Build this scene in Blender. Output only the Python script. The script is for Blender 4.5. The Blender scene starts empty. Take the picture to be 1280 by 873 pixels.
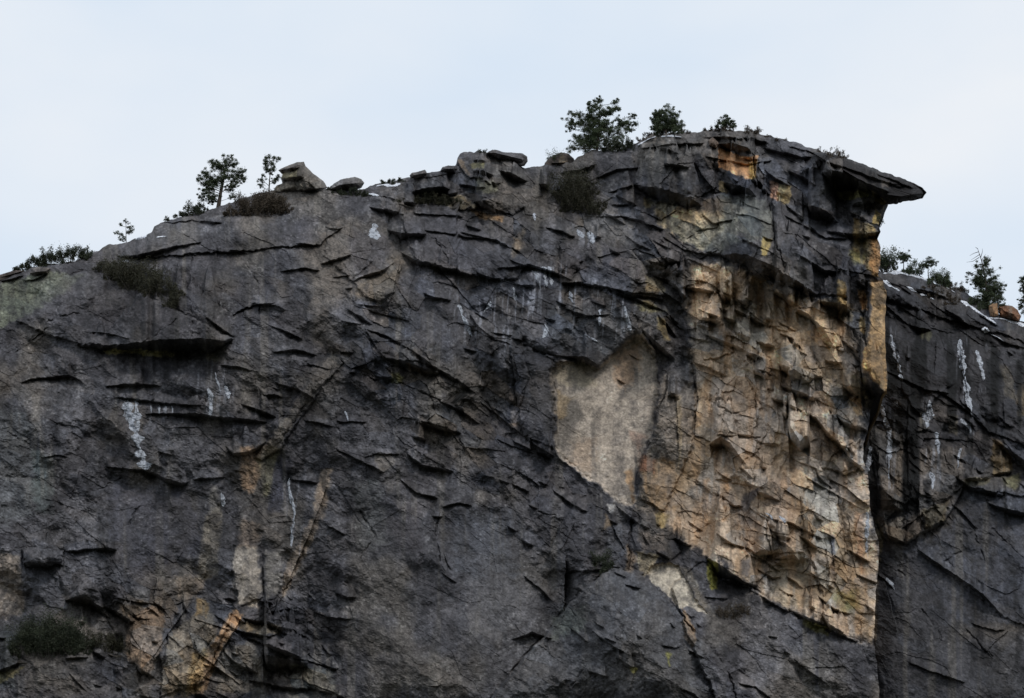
import bpy, math, random
import numpy as np

C = bpy.context.scene
COL = C.collection
F32 = np.float32

# ------------------------------------------------------------------ camera
PITCH = math.radians(27.0)
FPX = 3214.0                     # focal length in photo pixels (1280 wide)
CAM = np.array([0.0, 0.0, 1.7])
Y0 = 400.0                       # distance from the viewer to the foot of the face, metres
MPP = 0.14                       # metres per photo pixel at the face
cp, sp = math.cos(PITCH), math.sin(PITCH)

def at(u, v, Y):
    """point at ground distance Y on the sight line through photo pixel (u, v)"""
    u = np.asarray(u, float); v = np.asarray(v, float); Y = np.asarray(Y, float)
    u, v, Y = np.broadcast_arrays(u, v, Y)
    a = (u - 640.0) / FPX; b = (436.5 - v) / FPX
    rx = a; ry = cp - b * sp; rz = sp + b * cp
    t = Y / ry
    return np.stack([CAM[0] + rx * t, CAM[1] + Y, CAM[2] + rz * t], -1)

# ------------------------------------------------------------------ noise
def lattice(seed):
    return np.random.RandomState(seed).rand(256, 256).astype(F32)
LAT = {}
def vnoise(x, y, seed):
    t = LAT.setdefault(seed, lattice(seed))
    xi = np.floor(x); yi = np.floor(y)
    fx = (x - xi).astype(F32); fy = (y - yi).astype(F32)
    xi = xi.astype(np.int32); yi = yi.astype(np.int32)
    fx = fx * fx * fx * (fx * (fx * 6 - 15) + 10); fy = fy * fy * fy * (fy * (fy * 6 - 15) + 10)
    x0 = xi & 255; x1 = (xi + 1) & 255; y0 = yi & 255; y1 = (yi + 1) & 255
    a = t[y0, x0] * (1 - fx) + t[y0, x1] * fx
    b = t[y1, x0] * (1 - fx) + t[y1, x1] * fx
    return (a * (1 - fy) + b * fy) * 2 - 1
def fbm(x, y, seed, oct=5, gain=0.5, ridged=False):
    s = 0; a = 1.0; n = 0
    for o in range(oct):
        w = vnoise(x * 2 ** o + 17.3 * o, y * 2 ** o + 9.1 * o, seed + o)
        if ridged: w = 1 - 2 * np.abs(w)
        s = s + a * w; n += a; a *= gain
    return s / n
def cells(x, y, seed):
    """jittered Voronoi: three random numbers per cell, offset from its seed, F2-F1"""
    r = np.random.RandomState(seed)
    jx, jy, r1, r2, r3 = (r.rand(128, 128).astype(F32) for _ in range(5))
    xi = np.floor(x).astype(np.int32); yi = np.floor(y).astype(np.int32)
    best = np.full(x.shape, 1e9, F32); sec = best.copy()
    o = [np.zeros(x.shape, F32) for _ in range(5)]
    for j in (-1, 0, 1):
        for i in (-1, 0, 1):
            cx = (xi + i); cy = (yi + j); a = cy & 127; b = cx & 127
            dx = (x - (cx + 0.1 + 0.8 * jx[a, b])).astype(F32); dy = (y - (cy + 0.1 + 0.8 * jy[a, b])).astype(F32)
            d = dx * dx + dy * dy
            m = d < best
            sec = np.where(m, best, np.minimum(sec, d))
            best = np.where(m, d, best)
            for k, val in enumerate((r1[a, b], r2[a, b], r3[a, b], dx, dy)):
                o[k] = np.where(m, val, o[k])
    return o[0], o[1], o[2], o[3], o[4], np.sqrt(sec) - np.sqrt(best)
def trinoise(x, y, seed):
    """random heights on a triangulated lattice joined by flat facets: creases, no steps"""
    t = LAT.setdefault(seed, lattice(seed))
    xi = np.floor(x).astype(np.int32); yi = np.floor(y).astype(np.int32)
    fx = (x - xi).astype(F32); fy = (y - yi).astype(F32)
    x0 = xi & 255; x1 = (xi + 1) & 255; y0 = yi & 255; y1 = (yi + 1) & 255
    a = t[y0, x0]; b = t[y1, x1]; c = np.where(fx > fy, t[y0, x1], t[y1, x0])
    return np.where(fx > fy, a + fx * (c - a) + fy * (b - c), a + fy * (c - a) + fx * (b - c)) * 2 - 1
def sstep(a, b, x):
    t = np.clip((x - a) / (b - a), 0, 1); return t * t * (3 - 2 * t)
def lin(c):
    c = np.asarray(c, float) / 255.0
    return np.where(c <= 0.04045, c / 12.92, ((c + 0.055) / 1.055) ** 2.4)

# ------------------------------------------------------------------ what the face is made of
SIL = [(-160,384),(-60,362),(0,346),(20,338),(60,333),(90,327),(113,318),(120,312),(135,307),(155,305),(168,299),(180,296),
 (190,290),(193,282),(205,276),(230,270),(255,263),(280,257),(303,248),(330,240),(345,238),(365,236),(410,236),(425,236),
 (456,236),(462,233),(475,228),(495,225),(513,221),(525,218),(545,214),(560,213),(570,207),(572,198),(575,193),(590,189),
 (599,187),(606,190),(612,193),(640,200),(650,207),(656,210),(670,209),(682,208),(700,205),(715,200),(740,188),(770,187),
 (795,180),(812,170),(830,168),(852,166),(870,163),(893,160),(910,161),(930,163),(952,166),(965,171),(990,178),(1000,180),
 (1015,186),(1025,189),(1040,193),(1070,204),(1098,216),(1112,224)]
EDGE = [(150,1092),(212,1096),(240,1110),(252,1112),(258,1105),(264,1101),(270,1102),(280,1098),(290,1101),(298,1097),(310,1101),(330,1100),
 (345,1098),(350,1104),(365,1108),(400,1106),(440,1107),(470,1109),(493,1109),(496,1104),(501,1089),(520,1087),(540,1084),
 (555,1079),(575,1079),(590,1085),(640,1088),(680,1099),(692,1099),(710,1098),(740,1095),(780,1093),(800,1092),(830,1096),(930,1104)]
BACKSIL = [(1020,330),(1085,336),(1100,338),(1112,340),(1130,338),(1150,345),(1165,352),(1180,358),(1200,362),(1220,372),(1240,385),
 (1260,397),(1280,402),(1330,418),(1460,450)]

# ledges: polylines of (u, v of the lip, height of the visible underside)
LEDGES = [
 [(151,320,1),(171,318,4),(189,314,5),(217,308,3),(252,303,1)], [(205,279,1),(240,275,2),(264,277,3),(278,279,1)],
 [(282,316,1),(300,315,1.5),(312,318,1)], [(0,352,1),(15,348,2),(30,344,1)], [(28,351,1),(45,349,2),(62,340,1)],
 [(290,396,1),(302,386,1),(320,380,1.5),(345,378,1)],
 [(98,433,1),(118,432,4),(141,433.5,6),(161,429,10),(191,425,14),(222,423,17),(252,423,17),(265,424,14),(278,426,7),(292,423,1)],
 [(25,478,1),(38,473,2),(63,470,2.5),(86,469,3),(96,473,2),(106,480,1)], [(131,482,1),(151,480,3),(176,480,3),(202,482,1)],
 [(146,496,1),(171,498,2),(191,503,2),(227,506,2.5),(252,507,2)],
 [(181,517,1),(214,517,3),(242,517,4),(267,520,4),(297,522,4),(320,525,3),(335,527,1)],
 [(132,583,1),(156,585,2),(178,587,2),(191,591,4),(208,599,5),(227,604,4),(236,602,1)],
 [(241,600,1),(250,597,2.5),(265,597,3),(281,597,1)], [(363,599,1),(381,601,3),(398,604,2)], [(110,416,1),(136,416,1.5),(161,423,1)],
 [(275,456,1),(297,458,2),(315,464,1)], [(282,558,1),(292,566,4),(305,565,6),(320,560,5),(332,553,1)],
 [(30,706,2),(47,704,7),(60,702,8),(74,701,4),(78,700,1)], [(81,688,2),(95,687,3),(117,685,1.5),(135,685,4),(146,687,2)],
 [(81,750,1),(98,747,5),(113,751,6),(130,761,2)], [(136,762,1),(147,765,6),(162,775,7),(168,779,1)], [(191,752,2),(204,760,3),(210,770,1)],
 [(189,801,3),(198,803,3)], [(92,809,2),(106,806,2)], [(81,823,2),(110,822,2)], [(-5,839,3),(12,833,4),(25,828,1)], [(-4,797,2),(8,797,2)],
 [(303,772,2),(316,775,4),(333,778,2)], [(341,781,2),(356,785,4),(366,787,2)], [(293,786,1),(305,790,3),(322,793,3),(337,795,2),(350,791,1)],
 [(278,813,1),(290,825,2),(305,834,3),(318,842,2)], [(329,818,20),(345,822,17),(365,826,11),(382,828,5),(386,830,1)],
 [(360,822,1),(383,825,1.5),(415,835,2)],
 [(461,259,1),(481,263,5),(506,268,3)], [(516,266,1),(547,268,1.5),(579,271,1.5)], [(582,281,2),(602,288,3)], [(370,304,2),(395,306,1.5)],
 [(406,284,1),(423,286,2)], [(441,352,1),(451,345,3),(475,340,4),(494,328,1)],
 [(501,316,1),(519,326,5),(537,330,4),(562,336,4),(592,344,2)], [(595,341,1),(620,347,2),(630,351,1)], [(529,366,1),(542,371,2.5),(564,375,1.5)],
 [(320,380,1),(345,381,1.5)], [(416,346,1),(438,344,1.5)], [(431,361,1),(441,360,2)], [(433,386,1),(453,397,4),(466,406,2)],
 [(446,381,1),(474,383,1)], [(433,403,2),(453,405,2)], [(456,411,2),(481,418,3),(511,435,2),(542,457,3),(570,473,4),(593,491,1)],
 [(479,448,1),(506,452,4),(534,462,6),(550,466,3)], [(469,469,2),(491,472,4),(493,473,1)], [(600,502,1),(620,517,2),(640,533,2),(655,545,1)],
 [(534,526,1),(552,535,4),(578,541,2)], [(338,408,1),(358,414,2),(378,424,2)], [(325,493,1),(343,493,2),(354,497,1)],
 [(380,526,2),(395,527,2.5),(416,533,2)], [(421,526,1),(458,528,1.5)], [(514,545,1),(524,546,5),(533,549,2)], [(579,435,2),(596,440,3)],
 [(466,567,1),(499,568,1.5)], [(612,414,1),(640,419,1.5)], [(423,440,2),(441,440,3)], [(436,465,2),(445,466,3)], [(592,390,1.5),(610,400,1.5)],
 [(791,231,1),(803,233,8),(822,236,15),(841,241,15),(860,247,11),(867,250,9),(878,257,2)], [(748,271,1),(781,270,2),(803,276,4),(816,283,1)],
 [(763,256,1.5),(789,255,2)], [(781,294,1),(796,305,4),(814,312,1)], [(825,320,1),(836,326,4),(852,327,1)], [(816,300,1),(840,312,2)],
 [(703,353,2),(723,353,3),(748,358,2),(771,361,2),(791,368,3),(806,370,3),(830,375,2)], [(645,355,2),(670,357,3)],
 [(815,344,1),(832,349,3),(845,357,8),(858,372,6)],
 [(902,320,1),(915,319,8),(933,318,21),(951,326,26),(968,333,22),(988,346,12),(998,351,10),(1010,360,8),(1019,366,3)],
 [(828,296,1),(855,311,1.5),(880,317,1.5),(900,320,1)], [(877,268,1),(892,278,2),(920,273,1)],
 [(898,180,2),(917,178,12),(935,185,13),(946,198,3)], [(904,228,3),(910,229,9),(922,231,12),(937,236,10),(946,246,2)],
 [(955,211,1),(969,222,4),(988,233,2)], [(937,222,2),(950,226,8),(961,243,2)],
 [(1008,256,3),(1014,257,14),(1024,259,15),(1035,265,14),(1048,278,4)], [(982,256,2),(1003,272,7),(1006,275,1)],
 [(1027,215,3),(1040,214,20),(1055,216,22),(1069,222,17),(1080,230,10),(1087,236,3)], [(1060,263,2),(1071,268,6),(1084,275,2)],
 [(952,295,1),(968,301,2)], [(1003,294,3),(1014,298,3)], [(1024,199,1),(1044,205,3),(1069,211,3)], [(1003,195,2),(1016,196,2)],
 [(695,376,1),(708,381,3)], [(707,385,2),(721,391,4),(736,395,2)], [(738,377,1),(758,383,3)], [(680,396,2),(695,400,4)],
 [(761,360,2),(781,369,3),(806,378,2),(831,389,2),(849,405,2)], [(822,393,2),(834,405,5),(846,422,2)],
 [(801,409,2),(821,428,7),(842,447,5),(844,450,1)], [(799,417,2),(811,428,5),(821,440,1)],
 [(693,443,2),(715,445,2),(731,446,7),(745,454,3),(749,457,1)], [(771,474,1),(781,479,2)], [(786,442,1),(799,450,1)],
 [(835,490,7),(847,492,6)], [(641,551,2),(665,562,4)], [(670,564,3),(690,570,5)], [(867,453,2),(887,459,2.5),(908,470,3)],
 [(886,556,0.5),(890,552,6),(901,546,14),(912,553,14),(924,570,4),(933,581,1)],
 [(984,531,3),(987,533,22),(991,538,24),(1000,552,14),(1006,545,20),(1011,545,20),(1013,560,2)],
 [(977,483,2),(992,487,7),(1006,492,8),(1022,500,2)], [(958,484,2),(968,487,3)],
 [(965,497,3),(983,504,5),(1000,511,4),(1020,522,5),(1034,540,6),(1047,552,7),(1062,567,3)],
 [(1043,586,2),(1055,592,3),(1070,588,1.5),(1077,578,1)], [(1020,588,3),(1026,597,4),(1043,613,1)],
 [(945,612,3),(962,620,4),(975,626,1)], [(936,634,1),(961,650,2)], [(970,668,3),(988,672,5)], [(999,669,2),(1010,674,7),(1022,686,3)],
 [(1018,643,2),(1028,650,5)], [(860,651,1),(879,664,2)], [(894,665,2),(908,675,3),(921,684,2)], [(844,673,4),(864,682,3)],
 [(882,695,2),(900,706,14),(918,719,14),(930,727,9),(946,733,3)],
 [(948,741,1),(961,751,3),(985,762,4),(1005,770,6),(1030,781,6),(1051,792,5),(1075,802,2)], [(1022,744,1.5),(1042,760,3),(1062,768,2)],
 [(968,700,1),(980,696,3),(992,693,5),(1000,702,2)], [(967,701,2),(980,709,1)], [(972,675,4),(985,680,3)], [(941,692,2),(955,687,8),(968,692,3)],
 [(1027,768,2),(1036,780,6),(1060,795,4)], [(880,745,1),(905,748,2),(912,747,1)],
 [(1070,350,3),(1083,359,4)], [(1074,385,3),(1082,394,4)], [(1075,456,3),(1078,460,20),(1089,470,26),(1098,484,12),(1108,493,2)],
 [(1066,440,3),(1080,453,4)], [(1051,424,2),(1073,440,4)], [(1052,479,3),(1063,484,9),(1073,494,5)],
 [(1023,376,3),(1040,378,8),(1057,380,14),(1063,385,10)], [(966,362,3),(985,370,10),(995,382,6)], [(994,385,5),(1010,392,6),(1030,412,6),(1040,430,3)],
 [(897,366,2),(908,370,10),(918,376,7)], [(920,373,3),(938,382,4)], [(917,387,2),(938,396,5),(957,406,3)], [(903,394,2),(920,402,6)],
 [(879,397,3),(900,401,8),(906,404,3)], [(866,402,3),(888,412,5)], [(860,421,1),(888,428,2)], [(956,395,4),(966,400,5)],
 [(975,416,2),(990,422,3),(1003,436,4)], [(972,402,1),(995,414,2)], [(974,455,6),(990,460,14),(1004,470,2)], [(944,426,2),(968,432,4)],
 [(918,415,4),(940,423,7)], [(932,441,2),(948,447,7)], [(942,462,4),(960,470,8)],
 [(591,200,2),(600,199,4),(608,201,3)], [(590,214,2),(603,213,6),(617,218,3)], [(624,213,2),(638,216,6),(650,222,3)],
 [(637,223,3),(650,223,5),(660,227,2)], [(593,222,3),(605,222,4)], [(514,240,4),(535,234,9),(555,233,8),(562,236,3)],
 [(556,243,2),(572,241,4)], [(592,251,3),(603,252,10),(621,264,3)], [(583,263,2),(598,260,2)], [(480,261,3),(500,266,4)],
 [(660,630,2),(672,636,3)], [(624,600,2),(637,605,3)], [(640,605,2),(662,614,3)], [(673,602,1),(684,606,2)], [(500,600,1),(520,616,2),(547,622,2.5)],
 [(540,645,1.5),(553,646,2)], [(552,634,1.5),(575,628,2),(590,632,1.5)], [(634,657,2),(646,664,2.5)], [(652,675,2),(667,682,3)],
 [(798,654,2),(812,660,3)], [(820,655,2),(826,656,4)], [(802,664,2),(812,681,2)], [(819,688,2),(838,698,3)], [(766,714,2),(784,722,2.5)],
 [(742,777,2),(756,785,2)], [(712,784,2),(735,802,3)], [(795,793,2),(803,798,2)], [(755,797,1),(770,803,2)], [(780,730,1),(800,735,2)],
 [(735,838,2),(760,846,3)], [(770,822,3),(792,835,4)], [(838,780,2),(845,786,2)],
 [(762,650,2),(772,655,3)], [(748,705,1),(765,707,1)], [(409,657,1.5),(432,668,2)], [(384,742,1),(395,752,1.5)],
 [(960,795,2),(972,797,2)], [(980,813,2),(988,818,2)], [(860,812,1),(880,822,2)],
]
LEDGES += [[(880,172,1.5),(905,170,3),(940,172,3),(960,178,2)], [(955,186,2),(985,190,4),(1010,198,3)], [(985,182,1),(1020,191,2)], [(800,186,1),(840,179,2),(880,179,2)],
 [(830,204,3),(845,206,4),(862,208,2)], [(822,184,2),(835,186,4),(848,192,2)], [(745,222,2),(770,212,3),(800,210,2)], [(760,240,2),(790,232,2)], [(985,214,2),(1005,222,5),(1020,232,3)], [(700,216,3),(725,212,3),(745,206,2)],
 [(655,545,1),(672,558,2),(692,570,2)], [(770,632,1),(790,648,3),(800,655,2)], [(622,335,1),(660,330,3),(700,342,3),(715,350,2)], [(400,330,1),(425,322,3),(440,318,2)], [(350,340,1),(380,334,2),(400,338,2)],
 [(340,440,1),(370,436,3),(395,444,2)], [(255,395,1),(280,412,3),(292,420,2)], [(300,505,2),(325,512,4),(345,520,3)], [(345,478,1),(372,486,3),(392,498,2)], [(575,290,1),(620,300,3),(650,315,2)], [(548,500,1),(580,515,3),(600,530,2)],
 [(420,560,1),(450,575,2),(480,590,2)], [(690,612,1),(715,630,3),(735,640,2)], [(655,720,1),(676,735,2),(690,752,2)], [(640,800,1),(665,790,3),(690,798,2)]]
def scatter_ledges(seed, n, poly, dip, spread, length, height, gap):
    """small jointed ledges that follow the grain of one part of the face"""
    r = random.Random(seed); out = []; P = poly
    us = [p[0] for p in P]; vs = [p[1] for p in P]; pts = []
    tries = 0
    while len(out) < n and tries < n * 60:
        tries += 1
        u = r.uniform(min(us), max(us)); v = r.uniform(min(vs), max(vs)); ins = False
        for (x0, y0), (x1, y1) in zip(P, P[1:] + [P[0]]):
            if (y0 > v) != (y1 > v) and u < (x1 - x0) * (v - y0) / ((y1 - y0) or 1e-9) + x0: ins = not ins
        if not ins or any(abs(u - a) < gap and abs(v - b) < gap * .6 for a, b in pts): continue
        pts.append((u, v))
        L = r.uniform(*length) * r.choice((.4, .6, 1, 1, 1.6, 2.4)); a = math.radians(r.gauss(dip, spread)); h = r.uniform(*height) * r.choice((.5, .7, 1, 1.6))
        dx, dy = L * math.cos(a), L * math.sin(a); k = r.uniform(.3, .75)
        bend = r.uniform(-.12, .12) * L
        out.append([(u, v, .5 + .3 * h), (u + dx * k, v + dy * k + bend, h), (u + dx, v + dy, .6 * h)])
    return out
LEDGES += scatter_ledges(21, 12, [(868,350),(900,345),(1000,395),(1060,410),(1070,470),(1078,560),(1050,600),(960,520),(880,470)], 24, 9, (14, 36), (2.2, 5), 20)
LEDGES += scatter_ledges(22, 20, [(900,560),(1060,590),(1085,680),(1080,790),(1000,755),(900,690),(850,650)], 30, 12, (12, 34), (1.5, 4.5), 24)
LEDGES += scatter_ledges(23, 12, [(400,290),(560,290),(700,330),(850,400),(800,420),(700,450),(690,560),(620,600),(480,560),(330,480)], 24, 12, (14, 44), (1.2, 3.2), 20)
LEDGES += scatter_ledges(24, 3, [(20,430),(300,430),(400,420),(380,560),(250,620),(20,600)], 6, 8, (18, 60), (1, 2.4), 26)
LEDGES += scatter_ledges(25, 12, [(640,260),(800,230),(880,310),(860,400),(700,345)], 22, 12, (14, 40), (1.5, 4), 20)
LEDGES += scatter_ledges(26, 14, [(880,180),(1080,215),(1060,320),(960,320),(890,290)], 22, 14, (12, 36), (2, 6), 20)
LEDGES += scatter_ledges(27, 40, [(80,740),(430,740),(430,870),(80,870)], 26, 14, (12, 34), (1.5, 4), 20)
LEDGES += scatter_ledges(28, 8, [(470,230),(700,215),(700,290),(480,290)], 14, 14, (12, 36), (2, 5), 20)
LEDGES += scatter_ledges(29, 8, [(700,730),(880,780),(1090,830),(1090,870),(640,870)], 28, 12, (12, 40), (1, 2.8), 24)
LEDGES += scatter_ledges(30, 3, [(430,620),(660,620),(660,860),(430,860)], 40, 20, (10, 26), (1, 2), 40)
BLEDGES = [
 [(1171,487,1),(1191,500,2),(1209,513,2),(1236,539,2)], [(1242,548,2),(1256,558,5),(1280,575,5),(1300,585,3)], [(1191,568,1.5),(1209,580,2)],
 [(1114,547,2),(1126,554,3)], [(1088,525,1),(1107,528,1)], [(1206,600,2),(1225,596,6),(1250,590,5),(1265,589,3)],
 [(1233,627,1),(1250,634,5),(1270,638,6),(1290,642,4)], [(1147,687,1),(1180,709,2.5),(1228,742,3),(1254,772,1)],
 [(1135,827,1.5),(1172,842,2),(1206,853,1.5)], [(1095,716,2),(1117,735,1)], [(1135,405,1.5),(1150,410,5),(1166,412,1.5)],
 [(1222,392,2),(1248,408,3)], [(1196,398,2),(1212,406,3)], [(1095,650,3),(1105,668,4),(1112,676,2)],
 [(1102,665,3),(1132,678,3),(1154,664,4),(1180,653,3),(1191,635,3),(1206,605,3)], [(1108,352,2),(1125,357,2),(1140,368,2)],
 [(1145,360,2),(1170,366,3),(1190,374,2)], [(1180,385,2),(1205,400,3)], [(1240,420,2),(1262,430,3),(1290,436,2)], [(1150,565,1.5),(1162,573,2)],
 [(1110,590,2),(1122,600,3)], [(1145,540,1),(1160,536,2)], [(1185,520,1),(1200,524,2)],
]
# flakes, buttresses and scars traced as outlines: (outline, metres proud (+) or sunk (-), width of the edge in px, width of the bevel inside it)
PLATES = [
 ([(600,890),(650,830),(690,782),(712,756),(735,733),(765,711),(800,716),(830,745),(868,790),(905,835),(925,890)], 5.0, 1.6, 40),
 ([(686,462),(700,451),(730,452),(750,460),(765,442),(790,421),(801,418),(815,435),(822,452),(824,475),(820,510),(815,540),(800,580),(793,600),(790,632),(775,628),(750,605),(735,600),(700,572),(693,560),(694,520),(690,500)], -1.5, 1.2, 3),
 ([(836,702),(846,708),(870,745),(883,766),(858,757),(850,760),(830,740),(812,725),(808,718),(815,708)], -.8, 1, 3),
 ([(355,522),(392,470),(414,440),(428,455),(406,480),(350,562),(328,576),(318,572)], .9, 1.2, 10),
 ([(892,245),(935,244),(958,250),(968,300),(985,345),(950,330),(930,318),(905,320),(885,316),(900,285)], 1.8, 1.2, 22), ([(966,255),(1005,276),(1050,280),(1064,300),(1060,370),(1020,368),(985,345),(970,300)], 1.2, 1.2, 25),
 ([(20,402),(60,352),(100,340),(150,352),(210,384),(292,422),(278,428),(100,432)], 1.6, 1.4, 30), ([(186,285),(300,268),(425,284),(398,306),(280,317),(148,321)], 1.3, 1.2, 18),
 ([(498,268),(600,280),(660,330),(645,348),(594,345),(519,326)], 1.4, 1.2, 22), ([(880,704),(900,722),(945,738),(1000,774),(1095,810),(1110,890),(900,890),(860,790),(838,735)], 2.2, 1.2, 24),
 ([(571,199),(590,189),(606,190),(626,228),(592,224),(582,222)], 1.0, 1, 8), ([(604,250),(640,232),(655,256),(640,268),(622,262)], 1.1, 1, 8), ([(556,244),(584,247),(600,260),(578,265)], .9, 1, 6),
 ([(80,750),(112,724),(145,718),(168,778),(130,761)], 1.2, 1.2, 14), ([(160,775),(195,757),(208,805),(185,842),(164,826)], .8, 1.2, 9), ([(210,792),(265,762),(292,766),(255,852),(200,870)], 1.3, 1.2, 14),
 ([(30,687),(80,687),(78,703),(32,706)], 1.3, 1, 8), ([(293,680),(324,680),(328,745),(300,758),(292,720)], .9, 1.5, 10), ([(329,690),(354,690),(350,740),(330,752)], .8, 1.5, 9),
 ([(440,350),(480,335),(500,332),(494,365),(476,378),(455,372)], .9, 1.2, 10), ([(410,275),(446,286),(470,325),(440,350),(405,320)], .8, 1.2, 14), ([(455,412),(515,436),(545,458),(520,452),(480,447)], .9, 1.2, 10),
 ([(600,412),(650,415),(660,470),(640,530),(600,495)], .7, 1.2, 15), ([(640,430),(690,445),(692,560),(655,545),(645,500)], 1.2, 1.2, 15), ([(700,300),(790,315),(830,372),(760,360),(700,352)], 1.1, 1.2, 18),
 ([(722,628),(748,612),(790,640),(784,712),(700,716),(688,690),(700,655)], 1.1, 1.2, 14), ([(790,655),(838,650),(850,690),(835,702),(796,690)], .8, 1.2, 8),
 ([(826,470),(864,452),(870,500),(862,565),(830,640),(800,625),(800,590),(818,545)], 1.2, 1.2, 12), ([(960,708),(1010,698),(1014,762),(985,761),(962,748)], -.7, 1, 5),
 ([(930,436),(965,448),(960,475),(925,460)], .9, 1, 8), ([(984,440),(1012,432),(1028,470),(1004,480),(978,462)], 1.5, 1, 14), ([(905,345),(935,352),(955,385),(925,385)], .9, 1, 9), ([(958,345),(998,362),(1003,384),(965,365)], 1.2, 1, 9),
 ([(940,378),(975,385),(985,415),(950,405)], .8, 1, 9), ([(1015,400),(1040,398),(1055,440),(1030,430)], .9, 1, 9), ([(1040,520),(1068,495),(1080,530),(1070,568),(1045,552)], 1.2, 1, 12), ([(1030,555),(1060,570),(1078,580),(1050,592),(1025,585)], .8, 1, 9),
 ([(885,475),(930,470),(950,510),(940,545),(895,545)], .6, 1, 9), ([(900,560),(945,575),(940,610),(895,600)], .6, 1, 9), ([(1000,620),(1045,610),(1060,690),(1030,745),(1014,700)], .9, 1, 12), ([(955,630),(1000,640),(1005,690),(965,692)], 1.0, 1, 10),
 ([(870,360),(895,345),(905,395),(880,405)], .8, 1, 8), ([(870,408),(905,402),(915,440),(880,450)], .8, 1, 8), ([(1086,352),(1106,352),(1109,495),(1098,484),(1078,458),(1084,400)], 1.4, 1, 8),
 ([(860,250),(900,245),(898,282),(870,290)], .7, 1, 8), ([(800,180),(890,172),(895,235),(870,250),(820,235)], 1.0, 1.2, 18), ([(700,205),(790,190),(800,230),(740,260)], .6, 1.2, 15),
]
BPLATES = [([(1095,345),(1160,358),(1230,395),(1290,412),(1290,430),(1190,400),(1100,372)], 1.5, 1.2, 8), ([(1085,535),(1130,545),(1122,640),(1100,660)], .9, 1.2, 8), ([(1130,660),(1206,608),(1300,625),(1300,600),(1205,590),(1140,600)], 1.0, 1.2, 12),
 ([(1240,548),(1264,575),(1300,598),(1300,580),(1256,556)], 1.0, 1, 6), ([(1120,430),(1170,410),(1190,480),(1150,520),(1128,490)], .8, 1.2, 20), ([(1205,430),(1290,440),(1290,560),(1236,540),(1200,500)], 1.0, 1.2, 20),
 ([(1104,655),(1132,645),(1132,676),(1112,676)], .9, 1, 6), ([(1134,655),(1152,640),(1150,666),(1134,678)], .8, 1, 6), ([(1152,640),(1188,625),(1182,652),(1156,662)], .9, 1, 7), ([(1150,690),(1180,712),(1254,772),(1300,790),(1300,690),(1200,660)], .8, 1.2, 20)]
# near-vertical steps: (points, side that stands proud, height of the step in m)
WALLS = [
 ([(836,455),(836,468),(835,486),(824,511),(814,546),(801,577),(792,625)], 'R', 2.2), ([(574,546),(583,562),(592,576)], 'R', .5),
 ([(411,472),(416,458),(423,445)], 'R', .5), ([(196,723),(194,738),(191,751)], 'R', .8), ([(127,716),(140,728),(147,740)], 'L', .9),
 ([(240,751),(213,788),(182,836)], 'L', 1.2), ([(30,686),(30,706)], 'R', 1.2), ([(80,690),(78,700)], 'L', 1.0), ([(329,800),(329,860)], 'L', 1.5),
 ([(38,745),(31,770)], 'R', .5), ([(305,768),(268,830),(238,868)], 'L', 1.0), ([(293,762),(245,830),(225,868)], 'R', .9),
 ([(412,600),(398,640),(370,705),(352,745)], 'L', .9), ([(722,629),(700,655),(688,690),(705,720)], 'R', .7), ([(708,690),(706,720),(704,775)], 'L', 2.2),
 ([(790,690),(786,715)], 'R', .5), ([(866,345),(872,400),(868,440)], 'R', .8), ([(899,186),(899,212)], 'L', 1.4), ([(946,198),(943,224)], 'R', 1.5),
 ([(965,247),(970,320)], 'R', .8), ([(1005,275),(985,320)], 'R', .6), ([(1066,285),(1060,360),(1058,420)], 'L', .7), ([(1080,270),(1085,340)], 'R', .8),
 ([(1086,350),(1080,400),(1084,450)], 'R', 1.6), ([(1013,640),(1013,760)], 'R', .4), ([(958,715),(962,748)], 'L', 1.2), ([(1037,660),(1043,710)], 'R', .6),
 ([(1060,640),(1070,720)], 'R', .5), ([(868,450),(872,500),(866,560)], 'R', .5), ([(845,490),(848,570)], 'R', .5), ([(735,830),(715,860)], 'R', .8),
 ([(694,505),(690,545),(693,570)], 'L', 1.2), ([(764,655),(782,690)], 'R', .8), ([(720,650),(700,690)], 'L', .5), ([(1000,460),(1006,475)], 'L', .8),
 ([(395,280),(400,305)], 'L', .7), ([(500,325),(490,370),(480,390)], 'L', 1.3), ([(445,260),(435,300)], 'R', .4), ([(270,310),(272,325)], 'L', .5),
 ([(640,270),(645,300)], 'L', 1.0), ([(573,205),(585,225)], 'R', .6), ([(626,256),(605,246)], 'R', .3),
]
BWALLS = [([(1136,490),(1134,560),(1136,620)], 'R', .9), ([(1098,560),(1096,640)], 'R', .8), ([(1122,560),(1120,640)], 'L', .7), ([(1254,500),(1256,545)], 'R', .6),
 ([(1150,600),(1146,660)], 'R', .6), ([(1170,420),(1168,470)], 'R', .5), ([(1198,420),(1210,500)], 'R', .5), ([(1105,720),(1125,800)], 'L', .7)]
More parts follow.
